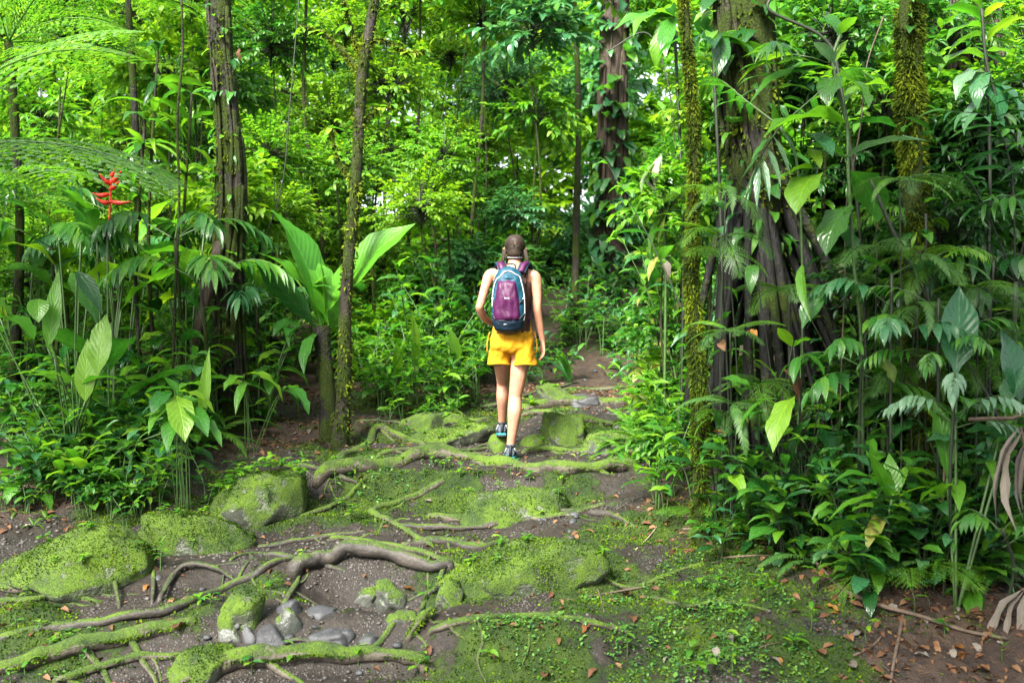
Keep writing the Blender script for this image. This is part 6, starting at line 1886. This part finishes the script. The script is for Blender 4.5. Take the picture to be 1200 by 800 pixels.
# clothes ---------------------------------------------------------------------
acc = Acc()
loft(acc, [(0, -.005, 1.02, .135, .105), (0, -.008, .96, .152, .118), (0, -.012, .90, .168, .130), (0, -.01, .84, .172, .132), (0, .0, .80, .150, .105), (0, .02, .79, .10, .07)])
loft(acc, [(.080, -.004, .90, .078, .115), (.088, -.004, .80, .088, .116), (.095, -.006, .74, .088, .114), (.096, -.008, .705, .090, .114)], 24)
loft(acc, [(-.080, .006, .90, .078, .115), (-.088, .025, .80, .088, .114), (-.094, .045, .74, .087, .112), (-.095, .052, .708, .089, .112)], 24)
sh = obj('shorts', fuse(acc, .0075, M['shorts'], 3, 'shorts', .016, 15), person)
for s, (cx, cy, cz) in ((1, (.096, -.008, .709)), (-1, (-.095, .052, .712))):       # hems
    a = np.linspace(0, 2 * np.pi, 41)
    acc = Acc(); tube(acc, np.stack([cx + np.cos(a) * .0885, cy + np.sin(a) * .1135, cz + .004 * np.sin(3 * a)], -1), .0055, 6, False)
    obj('hem', acc.mesh('hem', M['shorts']), sh)
acc = Acc()
for s in (-1, 1):
    P = spline([(s * .168, -.03, .95), (s * .186, -.02, .87), (s * .186, -.02, .80)], 4)
    tube(acc, P, .004, 5)
obj('pocket_seam', acc.mesh('pocket_seam', M['shorts']), sh)
acc = Acc()
loft(acc, [(0, -.004, .93, .166, .122), (0, .0, 1.0, .142, .108), (0, .0, 1.08, .130, .098), (.004, .005, 1.2, .138, .104), (.008, .005, 1.28, .148, .108), (.010, .004, 1.325, .150, .102), (.010, .004, 1.335, .12, .08)])
tp = obj('tank_top', fuse(acc, .008, M['top'], 2, 'tank_top', .006, 14), person)
for s in (-1, 1):
    acc = Acc(); tube(acc, spline([(.01 + s * .085, -.085, 1.30), (.012 + s * .095, -.072, 1.38), (.013 + s * .1, -.01, 1.425), (.013 + s * .095, .06, 1.39), (.01 + s * .085, .098, 1.31)], 5), .010, 8, flat=((0, .3, 1), .6))
    obj('shoulder_strap', acc.mesh('shoulder_strap', M['top']), tp)

# hair -------------------------------------------------------------------------
hc = np.array([.022, .008, 1.592]); hr = np.array([.073, .092, .088])
acc = Acc()
loft(acc, [(.022, -.035, 1.505, .030, .03), (.022, -.03, 1.525, .055, .05), (.022, -.014, 1.55, .067, .070), (.022, .004, 1.59, .074, .090), (.022, .008, 1.63, .071, .089), (.022, .008, 1.66, .055, .07), (.022, .008, 1.677, .030, .04), (.022, .008, 1.681, .006, .008)], 24)
ha = obj('hair', acc.mesh('hair', M['hair']), person)
acc = Acc()
rs = np.random.RandomState(5)
for s in (-1, 1):
    for k in range(230):
        an = math.radians(-58 + 212 * k / 229)     # 0 = back of the head, 90 = crown
        P = []
        for u in np.linspace(0.035, 1, 9):
            side = u * 1.25
            v = np.array([s * math.sin(side), -math.cos(an) * math.cos(side), math.sin(an) * math.cos(side)])
            tgt = np.array([s * .93, -.38, -.40])  # combed towards the braid behind the ear
            v = v * (1 - u ** 1.7 * .8) + tgt * u ** 1.7 * .8
            v /= np.linalg.norm(v)
            P.append(hc + v * hr * (1.02 + .05 * math.sin(math.pi * u) + rs.uniform(-.012, .022)))
        tube(acc, spline(P, 2), rs.uniform(.0010, .0022), 4)
for k in range(26):                                # loose hairs at the nape and crown
    a = rs.uniform(-.9, .9); z0 = rs.uniform(1.50, 1.67)
    p0 = np.array([.022 + math.sin(a) * .066, .008 - math.cos(a) * .085, z0])
    d = np.array([math.sin(a) * .8 + rs.uniform(-.4, .4), -math.cos(a) * .5, rs.uniform(-.9, .5)])
    tube(acc, spline([p0, p0 + d * .014, p0 + d * .024 + np.array([0, 0, -.012])], 3), .0006, 3)
obj('hair_strands', acc.mesh('hair_strands', M['hair']), ha)
acc = Acc()
P = [hc + np.array([.001 * math.sin(9 * an), -math.cos(an), math.sin(an)]) * hr * 1.035 for an in np.radians(np.linspace(5, 100, 14))]
tube(acc, P, .0014, 5)
obj('parting', acc.mesh('parting', M['skin']), ha)
for s in (-1, 1):
    br = spline([(.022 + s * .074, -.03, 1.57), (.022 + s * .086, -.048, 1.52), (.022 + s * .094, -.04, 1.47), (.022 + s * .092, .02, 1.42), (.022 + s * .085, .085, 1.37), (.022 + s * .08, .115, 1.30)], 14)
    acc = Acc()
    n = len(br)
    ph = np.arange(n) * .62
    for k in range(3):
        o = ph + k * 2.094
        P = br + np.stack([np.sin(o) * .009, np.sin(2 * o) * .006, np.zeros(n)], -1)
        tube(acc, P, np.linspace(.0088, .006, n), 6)
    obj('braid', acc.mesh('braid', M['hair']), ha)
# neck strap
a = np.linspace(-.5, math.pi + .5, 22)
acc = Acc(); P = np.stack([.022 + np.cos(a) * .0605, .004 - np.sin(a) * .0605, 1.515 - .022 * np.sin(a) ** 2 * 0 - .01 * np.sin(a)], -1)
P = np.concatenate([[(.09, .09, 1.40)], P, [(-.045, .09, 1.40)]]); tube(acc, P, .010, 6, flat=((0, .2, .0001), .4))
ns = obj('neck_strap', acc.mesh('neck_strap', M['strap']), person)
acc = Acc(); a = np.linspace(.5, math.pi - .5, 12); tube(acc, np.stack([.022 + np.cos(a) * .0685, .004 - np.sin(a) * .0685, 1.515 - .01 * np.sin(a)], -1), .0028, 5)
obj('strap_pattern', acc.mesh('strap_pattern', M['white']), ns)

# shoes ---------------------------------------------------------------------
def shoe(heel, dirv, pitch):
    hv = np.array(heel, float)
    y = np.array([dirv[0], dirv[1], 0.0]); y /= np.linalg.norm(y)
    y = y * math.cos(pitch) + np.array([0, 0, math.sin(pitch)]); x = np.cross(y, (0, 0, 1)); x /= np.linalg.norm(x); z = np.cross(x, y)
    W = lambda p: hv + x * p[0] + y * p[1] + z * p[2]
    up = Acc()
    # upper: sections along the foot
    prof = [(-.005, .022, .055, .018), (.01, .033, .095, .016), (.04, .038, .105, .016), (.08, .038, .098, .016), (.12, .041, .078, .016), (.17, .046, .062, .016), (.22, .043, .050, .016), (.255, .026, .036, .018), (.265, .008, .026, .020)]
    seg = 16; a = np.linspace(0, 2 * np.pi, seg, endpoint=False)
    S = spline(prof, 3); V = []
    for (yy, hw, top, bot) in S:
        zz = (top + bot) / 2 + np.sin(a) * (top - bot) / 2
        xx = np.cos(a) * hw * np.where(np.sin(a) > 0, 1 - .35 * np.sin(a) ** 2, 1)
        V += [W((xx[i], yy, zz[i])) for i in range(seg)]
    n = len(S); i = np.arange(n - 1)[:, None] * seg; j = np.arange(seg)[None, :]; j2 = (j + 1) % seg
    Q = np.stack([i + j, i + seg + j, i + seg + j2, i + j2], -1).reshape(-1, 4)
    up.add(np.array(V), [Q, np.arange(seg)[None], (np.arange(seg)[::-1] + (n - 1) * seg)[None]])
    so = obj('shoe', up.mesh('shoe', M['greyshoe']), person)
    # sole
    acc = Acc()
    for z0, z1, mt in ((0, .012, 'darkshoe'), (.012, .026, 'sole')):
        acc = Acc(); pts = [(-.012, .018), (-.008, .030), (.03, .041), (.09, .040), (.16, .049), (.21, .048), (.25, .034), (.272, .012)]
        L = [W((-w, yy, z0)) for yy, w in pts] + [W((w, yy, z0)) for yy, w in pts[::-1]]
        T = [W((-w * .98, yy, z1)) for yy, w in pts] + [W((w * .98, yy, z1)) for yy, w in pts[::-1]]
        m = len(L); jj = np.arange(m); kk = (jj + 1) % m
        acc.add(np.array([*L, *T]), [np.stack([jj, kk, kk + m, jj + m], -1), np.arange(m)[None, ::-1], (np.arange(m) + m)[None]])
        obj('outsole' if mt == 'darkshoe' else 'midsole', acc.mesh('sole', M[mt], False), so)
    a = np.linspace(0, 2 * np.pi, 17)
    acc = Acc(); tube(acc, [W((np.cos(q) * .034, .042 + np.sin(q) * .040, .108 + .006 * np.sin(q))) for q in a], .007, 6, False)
    obj('collar', acc.mesh('collar', M['darkshoe']), so)
    acc = Acc(); tube(acc, [W((0, -.008, .03)), W((0, -.011, .07)), W((0, -.006, .112))], [.012, .011, .008], 8)
    obj('heel_tab', acc.mesh('heel_tab', M['darkshoe']), so)
    for s in (-1, 1):
        acc = Acc(); tube(acc, [W((s * .030, .004, .088)), W((s * .044, .05, .055)), W((s * .043, .075, .03))], .0045, 5)
        obj('side_stripe', acc.mesh('side_stripe', M['white']), so)
    acc = Acc()
    for q in range(4):
        yy = .10 + q * .025; zz = .094 - q * .011
        tube(acc, [W((-.024, yy, zz - .006)), W((0, yy + .004, zz + .002)), W((.024, yy, zz - .006))], .0035, 5)
    obj('laces', acc.mesh('laces', M['white']), so)
    acc = Acc(); tube(acc, [W((0, .042, .09)), W((0, .042, .108)), W((0, .042, .116))], [.036, .0355, .034], 14, False)
    obj('sock', acc.mesh('sock', M['greyshoe']), person)
shoe((-.012, -.048, -.008), (.05, 1), 0)
shoe((-.078, .325, .135), (-.03, 1), -.10)

# ---------------------------------------------------------------- backpack
KB = PB + Vector((-.024, -.10, .93))
pack = thing('backpack', KB, 'teal backpack with a purple front pocket and navy base on the walker', 'backpack')
ZS = np.array([0, .012, .035, .08, .15, .24, .32, .39, .44, .475, .495, .503])
WS = np.array([.03, .070, .098, .115, .125, .128, .123, .112, .096, .073, .042, .01])
DS = np.array([.02, .05, .075, .095, .108, .112, .105, .092, .078, .06, .035, .01])
YC = -.062
def pw(z): return np.interp(z, ZS, WS)
def pd(z): return np.interp(z, ZS, DS)
def back(x, z, off=0.0):
    """rear surface of the pack"""
    w, d = pw(z), pd(z)
    q = np.clip(np.abs(x) / np.maximum(w, 1e-4), 0, .999)
    return YC - d * (1 - q ** 2.6) ** (1 / 2.6) - off
def pack_shell(z0, z1, mat, grow=0.0, nz=26):
    zs = np.linspace(z0, z1, nz); seg = 40
    a = np.linspace(0, 2 * np.pi, seg, endpoint=False); ca, sa = np.cos(a), np.sin(a); p = 2.6
    ex = np.sign(ca) * np.abs(ca) ** (2 / p); ey = np.sign(sa) * np.abs(sa) ** (2 / p)
    V = np.concatenate([np.stack([ex * (pw(z) + grow), YC + ey * (pd(z) + grow) * np.where(ey > 0, .55, 1), np.full(seg, z)], -1) for z in zs])
    wr = .012 * vnoise(V[:, 0] * 18, V[:, 2] * 22 + 5) + .006 * vnoise(V[:, 0] * 50 + V[:, 2] * 30, V[:, 2] * 60)
    V[:, 1] += wr * 1.5
    i = np.arange(nz - 1)[:, None] * seg; j = np.arange(seg)[None, :]; j2 = (j + 1) % seg
    Q = np.stack([i + j, i + j2, i + seg + j2, i + seg + j], -1).reshape(-1, 4)
    acc = Acc(); acc.add(V, [Q, np.arange(seg)[None, ::-1], (np.arange(seg) + (nz - 1) * seg)[None]])
    return acc.mesh('pack', M[mat])
obj('main_bag', pack_shell(0, .503, 'teal', 0, 40), pack)
obj('base_panel', pack_shell(.004, .105, 'navy', .004, 16), pack)
# purple pocket: trapezoid panel standing proud of the bag
def panel(rows, bulge, mat, name, parent, nx=16, nz=22):
    zs = np.linspace(rows[0][0], rows[-1][0], nz)
    xl = np.interp(zs, [r[0] for r in rows], [r[1] for r in rows]); xr = np.interp(zs, [r[0] for r in rows], [r[2] for r in rows])
    u = np.linspace(0, 1, nx)
    X = xl[:, None] + (xr - xl)[:, None] * u; Z = np.repeat(zs[:, None], nx, 1)
    edge = np.minimum(1, np.minimum(u, 1 - u)[None] * 7) * np.minimum(1, np.minimum(np.arange(nz), nz - 1 - np.arange(nz)) / 2.0)[:, None]
    Y = back(X, Z) - bulge * edge ** .5 - .024 * edge * vnoise(X * 34 + Z * 8, Z * 11) - .010 * edge * vnoise(X * 60 + 3, Z * 30 + X * 20)
    Y = np.where(edge == 0, back(X, Z) + .004, Y)
    V = np.stack([X, Y, Z], -1).reshape(-1, 3)
    i = np.arange(nz - 1)[:, None] * nx; j = np.arange(nx - 1)[None, :]
    Q = np.stack([i + j, i + j + 1, i + nx + j + 1, i + nx + j], -1).reshape(-1, 4)
    acc = Acc(); acc.add(V, [Q])
    return obj(name, acc.mesh(name, M[mat]), parent)
pk = panel([(.095, -.112, .078), (.13, -.128, .088), (.24, -.112, .076), (.33, -.090, .064), (.385, -.082, .058), (.395, -.080, .058)], .020, 'purple', 'front_pocket', pack)
panel([(.40, -.055, .055), (.44, -.048, .048)], .006, 'teal', 'lid_panel', pack, 10, 8)
# white piping arc
pip = [(-.120, .20), (-.119, .27), (-.109, .345), (-.090, .40), (-.062, .425), (-.045, .445), (-.02, .462), (.02, .458), (.05, .440), (.080, .422), (.092, .385), (.107, .32), (.116, .24), (.117, .15), (.110, .10)]
P = spline([(x, float(back(x * .96, z, .004)), z) for x, z in pip], 5)
acc = Acc(); tube(acc, P, .0040, 6); obj('piping', acc.mesh('piping', M['white']), pack)
# compression straps with buckles
for s, zz in ((-1, .275), (1, .275), (-1, .16), (1, .16)):
    x0, x1 = s * .122, s * .088 - .012
    P = [(x, float(back(x, zz - .03 * q, .005)), zz - .03 * q) for q, x in enumerate(np.linspace(x0, x1, 5) )] if False else [(x, float(back(np.clip(x, -.121, .121), zz, .005)), zz - .012 * q) for q, x in enumerate(np.linspace(x0, x1, 5))]
    acc = Acc(); tube(acc, P, .006, 6, flat=((0, 1, 0), .4)); st_ = obj('compression_strap', acc.mesh('compression_strap', M['darkshoe']), pack)
    acc = Acc(); c = np.array(P[1]); tube(acc, [c + (-.008, -.004, 0), c + (0, -.006, 0), c + (.008, -.004, 0)], .007, 6); obj('buckle', acc.mesh('buckle', M['white'] if zz > .2 else M['teal']), st_)
# shoulder straps
for s in (-1, 1):
    path = spline([(.024 + s * .062, -.02, .455), (.03 + s * .088, .03, .525), (.036 + s * .104, .10, .528), (.036 + s * .112, .175, .46), (.034 + s * .115, .21, .33), (.03 + s * .135, .17, .19), (.024 + s * .125, .02, .10)], 6)
    acc = Acc(); tube(acc, path, np.interp(np.linspace(0, 1, len(path)), [0, .15, .6, .75, 1], [.03, .034, .032, .014, .010]), 10, flat=((0, .45, .9), .28) )
    ss = obj('shoulder_strap', acc.mesh('shoulder_strap', M['purple']), pack)
    for e in (-1, 1):
        acc = Acc(); off = np.array([e * .031, -.004, .003]); tube(acc, path[:22] + off, .0055, 6); obj('strap_edge', acc.mesh('strap_edge', M['teal']), ss)
    acc = Acc(); c = path[4]; tube(acc, [c + (-.02, -.008, .012 - s * .004), c + (0, -.009, .015), c + (.02, -.008, .012 + s * .004)], .006, 6, flat=((0, 1, 0), .5)); obj('strap_badge', acc.mesh('strap_badge', M['white']), ss)
acc = Acc(); tube(acc, spline([(-.03, -.05, .49), (-.022, -.055, .515), (.012, -.058, .522), (.045, -.055, .515), (.052, -.05, .49)], 4), .006, 6); obj('haul_loop', acc.mesh('haul_loop', M['strap']), pack)
# small white marks on the pocket and base
acc = Acc()
for k, (w_, h_) in enumerate(((.006, .012), (.004, .008), (.004, .008), (.005, .008), (.004, .011))):
    x = -.030 + k * .0075; y = float(back(x, .262)) - .030
    acc.add(np.array([(x, y, .258), (x + w_, y, .258), (x + w_, y, .258 + h_), (x, y, .258 + h_), (x, y + .004, .258), (x + w_, y + .004, .258), (x + w_, y + .004, .258 + h_), (x, y + .004, .258 + h_)]), [np.array([[0, 1, 2, 3], [0, 4, 5, 1], [1, 5, 6, 2], [2, 6, 7, 3], [3, 7, 4, 0]])])
obj('printed_mark', acc.mesh('printed_mark', M['white'], False), pk)
acc = Acc(); y = float(back(-.02, .07)) - .006; tube(acc, [(-.036, y, .072), (-.022, y - .002, .076), (-.008, y, .072)], .004, 6); obj('printed_mark', acc.mesh('printed_mark', M['white']), pack)
